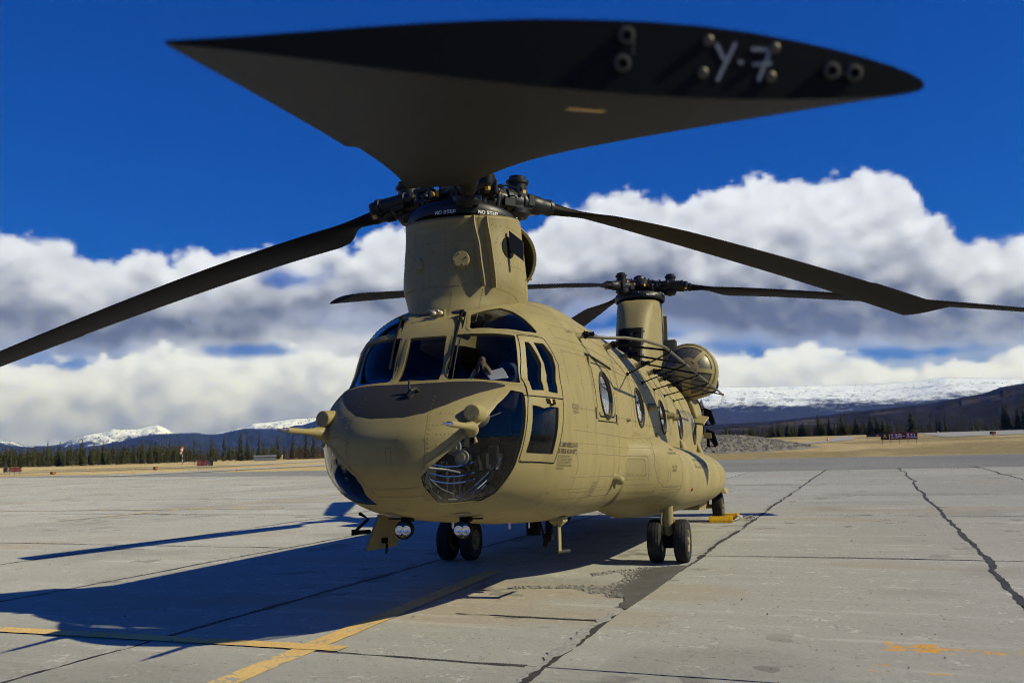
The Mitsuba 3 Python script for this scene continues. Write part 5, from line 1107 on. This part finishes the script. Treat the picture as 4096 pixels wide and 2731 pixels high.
RUB = Polygon([(1.5, -.45), (1.6, -1.2), (1.05, -1.32), (.9, -1.1), (1.13, -.98)]).union(Polygon([(2.3, -.80), (2.9, -1.2), (3.45, -1.72), (3.3, -1.5), (2.9, -1.05), (2.6, -.7)])).union(LineString([(.8, -1.4), (1.2, -1.25), (1.8, -1.28), (2.2, -1.36), (2.6, -1.2), (3.1, -1.32)]).buffer(.10)).union(LineString([(1.3, -.1), (1.45, -.8)]).buffer(.12))
x0_, y0_, x1_, y1_ = RUB.bounds; R7 = np.random.RandomState(9); cnt = 0
from shapely.geometry import Point
while cnt < 1500:
    x, y = R7.uniform(x0_, x1_), R7.uniform(y0_, y1_)
    if not RUB.contains(Point(x, y)): continue
    s = .004 + .016 * R7.rand() ** 3; v = ico.vertices * R7.uniform(.6, 1.2, (12, 3)) * [s, s, s * .7]; b.add(v + [x, y, .004 + s * .2], ico.faces); cnt += 1
put('concrete_apron__rubble', b, 'm_spall', False, kind='stuff')
b = Bag()
for _ in range(380):
    f = 4 + 22 * R7.rand() ** 1.6; r = R7.uniform(-.62, .62) * f; p = CAM_O[:2] + _f[:2] / np.linalg.norm(_f[:2]) * f + _r[:2] * r; s = .003 + .010 * R7.rand() ** 4
    b.add(ico.vertices * R7.uniform(.6, 1.2, (12, 3)) * s + [p[0], p[1], .004 + s * .3], ico.faces)
put('concrete_apron__grit', b, 'm_seam', False, kind='stuff')
# yellow taxi lines: worn paint
def yel_fn(p, n, uv):
    w = fbm(p.x * 7, p.y * 7, 3, 4) * .6 + noise(p.x * 34, p.y * 34) * .4
    col = mix((.55, .345, .095), (.63, .435, .17), fbm(p.x * 2, p.y * 2, 1, 3)) * (.85 + .2 * noise(p.x * 60, p.y * 60))
    return mix(col, (.30, .285, .25), smoothstep(.60, .70, w))
mat('m_yellowline', prin(proc(yel_fn), .8))
def faded_fn(p, n, uv):
    w = fbm(p.x * 3, p.y * 3, 3, 4) * .7 + noise(p.x * 14, p.y * 14) * .3
    return mix((.50, .37, .15), (.30, .285, .25), smoothstep(.36, .52, w))
mat('m_fadedline', prin(proc(faded_fn), .85))
def line(p0, p1, w, z=.0075, bsdf='m_yellowline', key='taxi_line'):
    p0, p1 = np.array(p0, float), np.array(p1, float); d = unit(p1 - p0); s = np.arange(0, np.linalg.norm(p1 - p0), .06); q = p0 + s[:, None] * d; n = np.array([-d[1], d[0]])
    e = (meshkit.fbm(np.column_stack([q * 9, s * 0]), 3, 4) - .5) * .02; zz = np.full((len(s), 1), z)
    return put(key, Bag().grid(np.stack([np.hstack([q + n * (w / 2 + e)[:, None], zz]), np.hstack([q - n * (w / 2 - e)[:, None], zz])], 1)), bsdf, True, kind='structure')
line((-6, .78), (2.6, .65), .235); line((-1.80, 9.5), (-2.16, .34), .20, .0115)
line((11.06, 16.42), (30, 13.5), .2, bsdf='m_fadedline'); line((15.0, 24), (15.5, 12), .2, .0115, bsdf='m_fadedline')
# far taxiways in the grass
for pts, z in (([(63, 60), (96, 57), (150, 66), (300, 120), (300, 128), (148, 76), (103, 64), (64, 66)], .03), ([(92, 110), (120, 84), (210, 100), (330, 150), (330, 158), (205, 108), (122, 92), (94, 118)], .03)): strip('taxiway', pts, 'm_concrete_far' if 'm_concrete_far' in scene else mat('m_concrete_far', prin(proc(lambda p, n, uv: mix((.22, .21, .19), (.30, .29, .26), fbm(p.x * .3, p.y * .3, 0, 3))), .9)), z)
def draped(name, pts, bsdf, lift):
    p = Polygon(pts).segmentize(4); m = trimesh.creation.triangulate_polygon(p, engine='earcut'); tm_ = trimesh.Trimesh(np.column_stack([m[0], m[0][:, 0] * 0]), m[1], process=False)
    tm_ = tm_.subdivide_to_size(14); v = tm_.vertices.copy(); v[:, 2] = terrain_h(v[:, 0], v[:, 1]) + lift; return put(name, trimesh.Trimesh(v, tm_.faces, process=False), bsdf, False, kind='structure')
draped('taxiway', [(150, -26), (170, -60), (420, -150), (420, -60), (260, -30)], 'm_concrete_far', .07)
draped('taxiway', [(108, 2), (150, -12), (190, -14), (190, -11), (150, -8), (109, 4)], 'm_concrete_far', .06)
# gravel heap behind the apron edge
gx, gy = np.meshgrid(np.linspace(90, 124, 150), np.linspace(-9, 26, 150), indexing='ij')
e = np.sqrt(((gx - 106) / 14) ** 2 + ((gy - 8) / 15.5) ** 2); hz = 1.65 * smoothstep_np_(1.0, .25, e) * (.8 + .4 * meshkit.fbm(np.stack([gx * .15, gy * .15, gx * 0], -1), 3, 4))
hz += (meshkit.fbm(np.stack([gx * 1.3, gy * 1.3, gx * 0], -1), 4, 6) - .5) * .35 * (hz > .1)
mat('m_gravel', prin(proc(lambda p, n, uv: mix((.15, .133, .108), (.27, .245, .20), voronoi(p.x * 5 + p.z, p.y * 5)[2] * .4 + fbm(p.x * 2.5, p.y * 2.5, p.z * 3, 3) * .6)), .95, specular=.15))
put('gravel_heap', Bag().grid(np.stack([gx, gy, terrain_h(gx, gy) - .1 + hz], -1)), 'm_gravel', False, kind='structure')
b = Bag(); R8 = np.random.RandomState(3); hi = np.argwhere(hz > .25)
for _ in range(6000):
    i, j = hi[R8.randint(len(hi))]; s = .05 + .13 * R8.rand() ** 2.2
    b.add(ico.vertices * R8.uniform(.55, 1.2, (12, 3)) * s + [gx[i, j] + R8.uniform(-.12, .12), gy[i, j] + R8.uniform(-.12, .12), terrain_h(gx[i, j], gy[i, j]) - .1 + hz[i, j]], ico.faces)
put('gravel_heap__stones', b, 'm_gravel', False, kind='stuff')
# ------------------------------------------------------------------ hills and mountains
def ridge(name, prof, d0, d1, d2, rough, bsdf, na=420, nd=46, foot=0.0, gully=1.0, seed=1, pw=1.0):
    prof = np.array(sorted(prof)); az = np.linspace(prof[0, 0], prof[-1, 0], na); el = np.interp(az, prof[:, 0], prof[:, 1])
    s = np.concatenate([np.linspace(0, 1, nd), np.linspace(1, 2, 10)[1:]]); A2, S2 = np.meshgrid(np.radians(az), s, indexing='ij'); E2 = np.repeat(el[:, None], len(s), 1)
    D2 = np.where(S2 < 1, d0 + (d1 - d0) * S2, d1 + (d2 - d1) * (S2 - 1))
    H = d1 * np.tan(np.radians(E2)) + 1.68
    X2, Y2 = CX + D2 * np.cos(A2), CY + D2 * np.sin(A2)
    up = np.where(S2 < 1, S2 ** pw, 2 - S2)
    g = meshkit.fbm(np.stack([X2 / (d1 * .03), Y2 / (d1 * .03), X2 * 0], -1), 6, seed) - .5
    g2 = np.abs(meshkit.fbm(np.stack([X2 / (d1 * .012), Y2 / (d1 * .012), X2 * 0], -1), 5, seed + 3) - .5)
    Z = foot + (H - foot) * up + H * (rough * g - gully * rough * .8 * g2) * np.sin(np.clip(S2, 0, 1) * np.pi) ** .7 * (S2 < 1)
    Z = np.where(S2 > .97, Z + 0 * Z, Z); Z += H * .05 * rough * g2 * (S2 >= .9)
    return put(name, Bag().grid(np.stack([X2, Y2, Z], -1)), bsdf, 60, kind='structure')
SNOW_L = [(49.91, 0.99), (47.47, 1.18), (47.0, 1.17), (46.31, 0.91), (45.9, 0.86), (45.1, 0.84), (44.37, 0.94), (43.89, 1.18), (43.33, 1.39), (42.75, 1.53), (42.31, 1.55), (41.74, 1.77), (41.36, 1.73), (40.33, 1.74), (39.95, 1.86), (39.33, 1.93), (39.01, 1.79), (38.45, 1.4), (37.41, 1.01), (36.37, 1.33), (35.42, 1.49), (34.76, 1.69), (34.28, 1.7), (33.87, 1.96), (32.89, 2.02), (31.24, 2.21), (29.97, 2.24), (28.09, 2.42), (25.37, 2.36), (18, 2.0)]
HILL_L = [(60, 1.6), (53, 1.4), (49.92, 1.20), (47.46, 1.08), (47.06, 0.89), (46.31, 0.84), (45.9, 0.78), (45.56, 0.86), (44.37, 0.80), (43.87, 0.63), (42.59, 0.79), (41.11, 1.04), (40.32, 1.28), (39.24, 1.4), (38.08, 1.41), (37.14, 1.42), (36.52, 1.3), (35.72, 1.36), (34.43, 1.63), (33.3, 1.6), (31.89, 1.55), (31.48, 1.74), (30.82, 1.79), (29.54, 2.17), (27.55, 2.4), (25.37, 2.2), (18, 1.6), (8, 1.1)]
SNOW_R = [(16, 3.1), (10.06, 3.31), (6.03, 3.27), (5.01, 3.42), (2.77, 3.32), (1.0, 3.29), (-1.58, 3.22), (-3.67, 3.15), (-6.04, 3.15), (-7.33, 3.25), (-8.28, 3.33), (-9.64, 3.22), (-10.75, 3.15), (-12.22, 2.96), (-14.82, 2.61), (-22, 2.4)]
RIDGE_R = [(20, .8), (11.53, 0.95), (5.61, 1.07), (2.01, 1.14), (-1.89, 1.45), (-4.8, 1.69), (-7.23, 1.84), (-8.79, 2.12), (-10.16, 2.3), (-11.08, 2.62), (-12.2, 2.77), (-14.85, 2.96), (-24, 3.1)]
def snow_mat(key, lo, hi, forest, seed, amt=.9, streak=1.0, rock=(.10, .10, .115)):
    def fn(p, n, uv):
        f = fbm(p.x / 260, p.y / 260, seed, 5); f2 = fbm(p.x / 60, p.y / 28, seed + 3, 4); f3 = noise(p.x / 14, p.y / 14, seed)
        t = smoothstep(lo, hi, p.z + (f - .5) * (hi - lo) * 2.2 + (f2 - .5) * (hi - lo) * 1.3)
        rk = smoothstep(.575, .68, f2 * .6 + f3 * .25 + f * .15)
        snow = mix((.80, .85, .93), rock, rk * streak)
        low = mix(forest, (forest[0] * 1.9, forest[1] * 1.75, forest[2] * 1.5), f2)
        return mix(low, snow, t * amt)
    return mat(key, prin(proc(fn), .9, specular=.1))
H_ = lambda el, d: d * math.tan(math.radians(el))
snow_mat('m_snow_l', H_(.75, 11000), H_(1.5, 11000), (.022, .024, .019), 3, .92, 1.1)
snow_mat('m_snow_r', 205, 290, (.020, .022, .018), 9, .97, .85)
def hill_fn(c0, c1, s, clear):
    def fn(p, n, uv):
        f = fbm(p.x / s, p.y / s, 2, 5); g = fbm(p.x / (s * .12), p.y / (s * .12), 5, 4)
        col = mix(c0, c1, f * .6 + g * .4) * (.7 + .6 * noise(p.x / 9, p.y / 9))
        return mix(col, clear, smoothstep(.70, .77, f * .8 + g * .2) * .7)
    return prin(proc(fn), .95, specular=.05)
mat('m_hill_l', hill_fn((.014, .017, .012), (.026, .028, .020), 700, (.075, .065, .055))); mat('m_hill_r', hill_fn((.012, .012, .009), (.024, .021, .015), 380, (.085, .068, .048)))
ridge('far_snow_mountain', SNOW_L, 8200, 11200, 12300, .55, 'm_snow_l', seed=3, foot=-20)
ridge('wooded_hill', HILL_L, 2800, 7600, 9000, .35, 'm_hill_l', seed=7, foot=-6, pw=.9)
ridge('snow_plateau', SNOW_R, 4600, 9000, 11000, .11, 'm_snow_r', seed=11, foot=-10, na=520, nd=70, pw=.75, gully=.3)
ridge('wooded_ridge', RIDGE_R, 620, 2500, 3200, .22, 'm_hill_r', seed=19, foot=-4, pw=.85)
# ------------------------------------------------------------------ trees beyond the airfield
def spruce_mesh(seed, h=7.0, w=1.1, dense=1.0):
    R9 = np.random.RandomState(seed); v, f, c = [], [], []
    def tri(a, b, d, col): k = len(v); v.extend([a, b, d]); f.append((k, k + 1, k + 2)); c.extend([col] * 3)
    n = 7; t = np.linspace(0, 2 * np.pi, n, endpoint=False); k = len(v)
    for z, r in ((0, .11), (h * .98, .015)): v.extend([(r * np.cos(x), r * np.sin(x), z) for x in t]); c.extend([(.09, .07, .055)] * n)
    for i in range(n): j = (i + 1) % n; f.append((k + i, k + j, k + n + j)); f.append((k + i, k + n + j, k + n + i))
    z = h * R9.uniform(.05, .14)
    while z < h * .99:
        q = 1 - z / h; L = w * (q ** .75) * R9.uniform(.75, 1.15) + .08; m = int((5 + 8 * q) * dense)
        for _ in range(m):
            a = R9.uniform(0, 2 * np.pi); l = L * R9.uniform(.55, 1.15); d = np.array([np.cos(a), np.sin(a), 0]); s = np.array([-d[1], d[0], 0]) * l * R9.uniform(.22, .36); dz = -l * R9.uniform(.15, .5)
            o = np.array([0, 0, z + R9.uniform(-.1, .1)]); col = np.array([.080, .084, .030]) * R9.uniform(.6, 1.5)
            tri(o + [0, 0, .12], o + d * l * .75 + s + [0, 0, dz * .7], o + d * l * .75 - s + [0, 0, dz * .7], col); tri(o + d * l * .5 + s * .9 + [0, 0, dz * .4], o + d * l * 1.05 + [0, 0, dz], o + d * l * .5 - s * .9 + [0, 0, dz * .4 - .1], col * .85)
        z += h * .028 * R9.uniform(.7, 1.3)
    return trimesh.Trimesh(np.array(v), np.array(f), process=False), np.array(c)
mat('m_spruce', {'type': 'twosided', 'bsdf': {'type': 'diffuse', 'reflectance': {'type': 'mesh_attribute', 'name': 'vertex_color'}}})
TV = [spruce_mesh(s, 7.0, w, d) for s, w, d in ((1, 1.0, 1), (2, 1.25, 1.1), (3, .85, .9), (4, 1.45, 1.2), (5, 1.1, 1), (6, .7, .8))]
TREE = []
for i, (m, c) in enumerate(TV):
    scene[f'spruce_group_{i}'] = {'type': 'shapegroup', 'spruce': mikit.ply(m, 'm_spruce', smooth=False, color=c)}
def plant(i, az, dist, h, label, group, wide=1.0):
    a = math.radians(az); x, y = CX + dist * math.cos(a), CY + dist * math.sin(a); k = numbered('spruce_tree')
    scene[k] = {'type': 'instance', 'shapegroup': {'type': 'ref', 'id': f'spruce_group_{i}'}, 'to_world': T().translate([x, y, float(terrain_h(np.array(x), np.array(y))) - .1]).rotate([0, 0, 1], RT.uniform(0, 360)).scale([h / 7 * wide, h / 7 * wide, h / 7])}
    tag(k, label, 'tree', group)
RT = np.random.RandomState(21)
def u2az(u): return float(np.interp(u, [-150, 0, 220, 400, 745, 1600, 1760, 1915, 2075, 2230, 2352, 2450], [50.6, 47.4, 42.6, 38.4, 29.6, 5.9, 1.7, -2.0, -6.0, -9.6, -12.2, -14.2]))
LL, LG = 'dark green spruce in the tree line left of the helicopter', 'spruces of the left tree line'
RL, RG = 'dark spruce in the tree line right of the helicopter under the wooded ridge', 'spruces of the right tree line'
for u in np.linspace(-80, 420, 92): plant(RT.randint(6), u2az(u + RT.uniform(-6, 6)), RT.uniform(285, 350), RT.uniform(3.6, 6.6) * (1.15 if RT.rand() < .2 else 1), LL, LG)
for u in np.linspace(400, 750, 42): plant(RT.randint(6), u2az(u + RT.uniform(-9, 9)), RT.uniform(290, 345), RT.uniform(3.4, 6.0), LL, LG)
for u, h in ((105, 8.0), (133, 7.2), (185, 8.6), (214, 7.0), (235, 7.4), (325, 7.8), (345, 7.0), (370, 7.6), (390, 8.2), (445, 7.0), (484, 7.4), (512, 9.0), (549, 9.6), (565, 9.2), (593, 8.8), (636, 8.6), (672, 9.2), (704, 9.4), (720, 8.8)): plant(RT.choice([0, 2, 4, 5]), u2az(u), RT.uniform(285, 300), h, LL, LG)
for u, n in ((1660, 3), (1675, 2), (1700, 3), (1715, 2), (1760, 4), (1790, 6), (1808, 6), (1830, 6), (1850, 5), (1876, 6), (1893, 6), (1912, 6), (1932, 8), (1950, 6), (1962, 5), (1975, 4), (1990, 4), (2005, 4), (2022, 3), (2038, 2)):
    for _ in range(n): plant(RT.randint(6), u2az(u + RT.uniform(-9, 9)), RT.uniform(262, 310), RT.uniform(2.5, 4.5), RL, RG, 1.4)
for u, h in ((1660, 6.0), (1768, 6.2), (1804, 6.8), (1842, 6.6), (1880, 9.6), (1905, 8.6), (1934, 10.0), (1966, 8.2), (1998, 8.8), (2012, 7.4), (2026, 7.0)): plant(RT.choice([0, 1, 4]), u2az(u), 262, h * .66, RL, RG, 1.4)
plant(3, u2az(2088), 262, 6.6, 'broad bushy spruce standing alone right of the large red runway sign', None, 1.5)
for u, h in ((2145, 4.6), (2152, 5.0), (2166, 5.2), (2112, 3.4)): plant(2, u2az(u), 262, h, 'small slim spruce near the right side under the wooded ridge', 'slim spruces right of the lone bushy one')
for u, h in ((2298, 7.0), (2306, 7.6), (2330, 6.6), (2344, 6.4), (2360, 6.4), (2376, 7.0)): plant(RT.choice([1, 3]), u2az(u), 262, h, 'tall spruce at the right edge of the view beyond the taxiway', 'spruces at the right edge')
# the forest behind the first rows, which reads as one mass
def forest(key, spans, label):
    V_, F_, C_, n0 = [], [], [], 0; RF = np.random.RandomState(77)
    lite = [spruce_mesh(s, 7.0, 1.5, .55) for s in (31, 32, 33)]
    for u0, u1, cnt, d0, d1, h0, h1 in spans:
        for _ in range(cnt):
            m, c = lite[RF.randint(3)]; a = math.radians(u2az(RF.uniform(u0, u1))); d = RF.uniform(d0, d1); x, y = CX + d * math.cos(a), CY + d * math.sin(a); s = RF.uniform(h0, h1) / 7
            V_.append(m.vertices * [s * 1.15, s * 1.15, s] + [x, y, float(terrain_h(np.array(x), np.array(y)))]); F_.append(m.faces + n0); C_.append(c * RF.uniform(.7, 1.3) * [1.15, 1.05, .9]); n0 += len(m.vertices)
    k = put(key, trimesh.Trimesh(np.vstack(V_), np.vstack(F_), process=False), 'm_spruce', False, label, 'forest', kind='stuff', color=np.vstack(C_))
forest('spruce_forest', [(-130, 430, 420, 330, 430, 4.5, 7.2), (430, 780, 110, 340, 430, 3.5, 6.0), (1640, 2060, 120, 315, 380, 2.5, 4.2), (2060, 2450, 70, 315, 380, 1.8, 3.6)], 'olive green spruce forest filling in behind the front rows of trees')
# bare brush and saplings
def brush(key, u0, u1, n, d0, d1, h0, h1, bsdf, label, cat='brush'):
    b = Bag(); RB = np.random.RandomState(len(key) + n)
    for _ in range(n):
        a = math.radians(u2az(RB.uniform(u0, u1))); d = RB.uniform(d0, d1); h = RB.uniform(h0, h1); x, y = CX + d * math.cos(a), CY + d * math.sin(a); z = float(terrain_h(np.array(x), np.array(y)))
        base = np.array([x, y, z]); top = base + [RB.uniform(-.5, .5), RB.uniform(-.5, .5), h]
        b.tube([base, (base + top) / 2 + RB.uniform(-.15, .15, 3), top], [.045, .03, .01], 3, cap=False)
        for _k in range(9):
            t = RB.uniform(.25, .95); p = base + (top - base) * t; q = p + RB.uniform(-.8, .8, 3) * [1, 1, .2] * (1.1 - t) + [0, 0, .55]
            b.add([p, q, p + [.05, .05, .02]], [(0, 1, 2)])
    put(key, b, bsdf, False, label, cat, kind='stuff')
mat('m_brush', prin((.115, .070, .042), .95, specular=.05)); mat('m_brush2', prin((.10, .082, .062), .95, specular=.05))
brush('bare_brush', 655, 770, 420, 288, 320, 1.5, 4.2, 'm_brush', 'reddish brown leafless brush beside the helicopter nose')
brush('bare_saplings', 1640, 2420, 650, 263, 330, 1.5, 4.5, 'm_brush2', 'grey brown leafless saplings below the wooded ridge'); brush('bare_saplings', -100, 700, 500, 283, 330, 1.2, 3.2, 'm_brush2', 'grey brown leafless saplings along the foot of the left tree line')
# ------------------------------------------------------------------ loose things lying in the cockpit
def at_a(name, mesh, bsdf, smooth, label, cat, **k):
    m = mesh.mesh() if isinstance(mesh, Bag) else mesh
    return put(name, trimesh.Trimesh(A2W(m.vertices), m.faces, process=False), bsdf, smooth, label, cat, **k)
_c = [np.array(q) for q in ((-1.17, -.670, 2.292), (-1.04, -.562, 2.386), (-.99, -.725, 2.428), (-1.10, -.822, 2.318))]
P_ = np.array([[(1 - u) * (1 - v) * _c[0] + u * (1 - v) * _c[1] + u * v * _c[2] + (1 - u) * v * _c[3] + [0, 0, .012 * np.sin(3 * u) * v] for u in np.linspace(0, 1, 9)] for v in np.linspace(0, 1, 9)])
at_a('paper_sheets', Bag().grid(P_).grid(P_ + [0.004, .006, -.006]), 'm_paper', 40, 'white printed sheets of paper propped behind the port windshield', 'paper')
b = Bag(); R3 = np.random.RandomState(4)
t = np.linspace(0, 1, 40); cx = -1.06 + .03 * np.sin(9 * t); cy = -.45 - .17 * t - .02 * np.sin(14 * t); cz = 2.31 + .16 * np.sin(np.pi * t) ** .8 + .02 * np.sin(17 * t)
sc = []
for i in range(40):
    a = np.linspace(0, 2 * np.pi, 14, endpoint=False); r = .040 + .014 * np.sin(3 * a + 6 * t[i]) + .008 * np.sin(5 * a - 9 * t[i]); sc.append(np.stack([cx[i] + r * np.cos(a), cy[i] + .35 * r * np.cos(a + 1), np.maximum(cz[i] + r * np.sin(a), 2.288)], 1))
b.grid(np.array(sc), wrap=True); at_a('scarf', b, 'm_cloth', 60, 'brown crumpled fleece scarf lying behind the port windshield', 'scarf')
at_a('white_bottle', Bag().hulls([(-1.10, -.43, 2.31, .022), (-1.04, -.465, 2.40, .026)], 2), 'm_white', 40, 'small white bottle beside the brown scarf behind the windshield', 'bottle')
at_a('blue_pouch', Bag().hulls([(-1.13, .50, 2.31, .03), (-1.02, .72, 2.31, .03), (-1.05, .48, 2.33, .05), (-.93, .66, 2.34, .05)], 2), 'm_bluebag', 40, 'blue cloth pouch lying behind the starboard windshield', 'pouch')
k = thing('flight_helmet', 'pale flight helmet standing on the port cockpit seat side', 'helmet')
b = Bag().ball((-.62, -.66, 2.42), .125, 3, (1.1, .9, 1.0)); m = b.mesh(); put(k + '__shell', trimesh.Trimesh(A2W(m.vertices), m.faces, process=False), mat('m_helmet', prin((.05, .08, .20), .4)), 60)
b = Bag().grid(np.array([[(-.62 + .145 * np.cos(a) * np.cos(e), -.66 + .12 * np.sin(a) * np.cos(e), 2.42 + .13 * np.sin(e)) for a in np.linspace(2.2, 4.1, 12)] for e in np.linspace(-.3, .25, 6)])); m = b.mesh(); put(k + '__visor', trimesh.Trimesh(A2W(m.vertices), m.faces, process=False), 'm_black', 60)
# ------------------------------------------------------------------ airfield signs, markers, windsock, shed
mat('m_signred', prin((.13, .013, .010), .5)); mat('m_signdim', prin((.19, .11, .10), .6)); mat('m_signblack', prin((.012, .012, .013), .5)); mat('m_orange', prin((.75, .16, .03), .6)); mat('m_galv', prin((.16, .16, .16), .5))
def toward(x, y):
    d = unit([CX - x, CY - y, 0]); return d, np.array([-d[1], d[0], 0.0])     # facing the camera, to its right
def sign(key, x, y, panels, h, legs, label, zb=.55, leg=.55):
    z0 = float(terrain_h(np.array(x), np.array(y))); d, r = toward(x, y); o = np.array([x, y, z0]); w = sum(p[0] for p in panels) + .06 * (len(panels) - 1); k = thing(key, label, 'sign'); s = -w / 2
    for pw, bs, text, tb in panels:
        c = o + r * (s + pw / 2) + [0, 0, zb + h / 2]; kk = put(k + '__panel', Bag().box(c, (pw, .14, h), (r, d, (0, 0, 1)), .015), bs, False)
        if text:
            m = meshkit.text_mesh(text, h * .56, .012, bold=True); v = m.vertices - [m.vertices[:, 0].max() / 2, h * .28, 0]; v = c + d * .072 + np.outer(v[:, 0], r) + np.outer(v[:, 1], [0, 0, 1]) + np.outer(v[:, 2], d)
            put(kk + '__lettering', trimesh.Trimesh(v, m.faces, process=False), tb, False, kind='stuff')
        s += pw + .06
    for q in np.linspace(-w / 2 + .15, w / 2 - .15, legs):
        put(k + '__leg', Bag().cyl(o + r * q + [0, 0, -.05], o + r * q + [0, 0, zb], .03, n=8).cyl(o + r * q + [0, 0, 0] - d * .3, o + r * q + [0, 0, zb], .02, n=6), 'm_galv', False)
    return k
sign('runway_sign', 108.9, -15.0, [(.95, 'm_signblack', 'A', 'm_yellow'), (3.1, 'm_signred', '13R-31L', 'm_white')], .88, 5, 'large red and black airfield sign reading A 13R-31L in the dry grass on the right')
sign('runway_sign', 148, -15.2, [(1.6, 'm_signblack', None, None), (.9, 'm_signred', None, None)], .42, 3, 'small dark sign behind the large red runway sign', .5)
sign('runway_sign', 84.3, 66.1, [(1.25, 'm_signred', '13R-31L', 'm_signdim'), (.55, 'm_signblack', None, None)], .62, 6, 'dark red sign on six legs in the grass left of the helicopter nose', .60)
sign('runway_sign', 79.0, 90.6, [(.5, 'm_signblack', None, None), (1.4, 'm_signred', '13R-31L', 'm_signdim')], .55, 4, 'dark red sign at the far left edge of the apron', .45)
def marker(x, y, w, h, label, leg=.25):
    z0 = float(terrain_h(np.array(x), np.array(y))); d, r = toward(x, y); o = np.array([x, y, z0]); k = thing('marker_box', label, 'marker')
    put(k + '__box', Bag().box(o + [0, 0, leg + h / 2], (w, .35, h), (r, d, (0, 0, 1)), .03), 'm_signblack', False); put(k + '__front', Bag().box(o + d * .18 + r * w * .2 + [0, 0, leg + h * .5], (w * .45, .02, h * .7), (r, d, (0, 0, 1))), 'm_orange', False)
    put(k + '__leg', Bag().cyl(o, o + [0, 0, leg], .08, n=8), 'm_orange', False)
marker(146.6, -32.2, .85, .42, 'black marker box with an orange post in the grass at the right', .35); marker(80.2, 85.4, .62, .30, 'low black and red marker box beside the far left sign', .05); marker(91.7, 79.5, .55, .36, 'black and orange marker box in the grass between the two left signs', .15)
def post(x, y, h, label):
    z0 = float(terrain_h(np.array(x), np.array(y))); k = thing('marker_post', label, 'post'); put(k + '__pole', Bag().cyl((x, y, z0), (x, y, z0 + h), .035, n=8), 'm_orange', False); put(k + '__band', Bag().cyl((x, y, z0 + h * .6), (x, y, z0 + h * .78), .05, n=8), 'm_white', False)
post(72.2, 66.4, .62, 'thin orange post at the apron edge, far left'); post(71.8, 52.9, .5, 'thin orange post at the apron edge nearest the nose'); post(173, -38, .8, 'thin orange post at the edge of the right taxiway')
for x, y, t in ((150, -8, 'left of the pair'), (203, -32, 'right taxiway edge')):
    z0 = float(terrain_h(np.array(x), np.array(y))); k = thing('edge_cone', 'small orange and white cone in the grass, ' + t, 'cone')
    put(k + '__body', Bag().cyl((x, y, z0), (x, y, z0 + .55), .26, .05, 12), 'm_orange', False); put(k + '__band', Bag().cyl((x, y, z0 + .22), (x, y, z0 + .38), .185, .125, 12), 'm_white', False)
wx, wy = 168.0, 134.6; z0 = -.03; d, r = toward(wx, wy); k = thing('windsock', 'orange and white windsock hanging on a red and white mast', 'windsock'); o = np.array([wx, wy, z0])
for i in range(6): put(k + '__mast_band', Bag().cyl(o + [0, 0, .58 * i], o + [0, 0, .58 * (i + 1)], .06, n=10), 'm_signred' if i % 2 == 0 else 'm_white', False)
for i in range(4):
    a = o + r * -.1 * i + [0, 0, 4.1 - .42 * i]; put(k + '__sock', Bag().cyl(a - r * .05, a - r * .15 - [0, 0, .42], .36 - .05 * i, .31 - .05 * i, 14), 'm_orange' if i % 2 == 0 else 'm_white', False)
put(k + '__arm', Bag().cyl(o + [0, 0, 3.4], o + [0, 0, 4.2], .04, n=8), 'm_galv', False)
sx, sy = 215, 143; d, r = toward(sx, sy); k = thing('shed', 'low blue grey shed in front of the left tree line', 'shed'); mat('m_shed', prin((.13, .155, .18), .6)); o = np.array([sx, sy, -.03])
put(k + '__wall', Bag().box(o + [0, 0, .55], (6.0, 3, 1.2), (r, d, (0, 0, 1))), 'm_shed', False); put(k + '__roof', Bag().hull([o + r * a + d * b_ + np.array([0, 0, z]) for a in (-3.2, 3.2) for b_, z in ((-1.7, 1.16), (1.7, 1.16), (0, 1.6))]), 'm_galv', False)
for i in range(4): put(k + '__wall_panel', Bag().box(o + r * (-2.2 + i * 1.45) + d * 1.51 + [0, 0, .55], (1.1, .03, .9), (r, d, (0, 0, 1))), 'm_galv', False)
# yellow wheel chocks with rope at the port rear wheel
def chock(x, y, rot, label):
    c, s_ = math.cos(rot), math.sin(rot); ex, ey = np.array([c, s_, 0]), np.array([-s_, c, 0]); k = thing('wheel_chock', label, 'wheel chock')
    m = Bag().hull([np.array([x, y, 0.004]) + ex * a + ey * b_ + np.array([0, 0, z]) for b_ in (-.24, .24) for a, z in ((-.085, 0), (.085, 0), (.075, .05), (.03, .125), (-.03, .125), (-.075, .05))])
    put(k + '__block', m, 'm_yellow', False); 
    for b_ in (-.20, .20): put(k + '__end_band', Bag().hull([np.array([x, y, 0.004]) + ex * a * 1.03 + ey * (b_ + e) + np.array([0, 0, z]) for e in (-.02, .02) for a, z in ((-.087, .001), (.087, .001), (.077, .052), (.031, .129), (-.031, .129), (-.077, .052))]), 'm_yellow', False)
    return k
k = chock(10.20, -1.78, .05, 'yellow wheel chock in front of the port rear wheel'); chock(11.05, -1.86, -.1, 'yellow wheel chock behind the port rear wheel')
t = np.linspace(0, 1, 60); rp_ = np.stack([10.25 + .75 * t + .05 * np.sin(9 * t), -2.06 - .10 * np.sin(np.pi * t) - .03 * np.sin(20 * t), .05 + .04 * np.abs(np.sin(12 * t))], 1)
rp2 = np.stack([10.9 + .16 * np.sin(np.linspace(0, 16, 70)) * np.linspace(.4, 1, 70), -2.2 + .16 * np.cos(np.linspace(0, 13, 70)) - np.linspace(0, .12, 70), .03 + .05 * np.abs(np.sin(np.linspace(0, 21, 70)))], 1)
put(k + '__rope', Bag().tube(np.vstack([rp_, rp2]), .014, 6), mat('m_rope', prin((.48, .46, .42), .9)), 40)
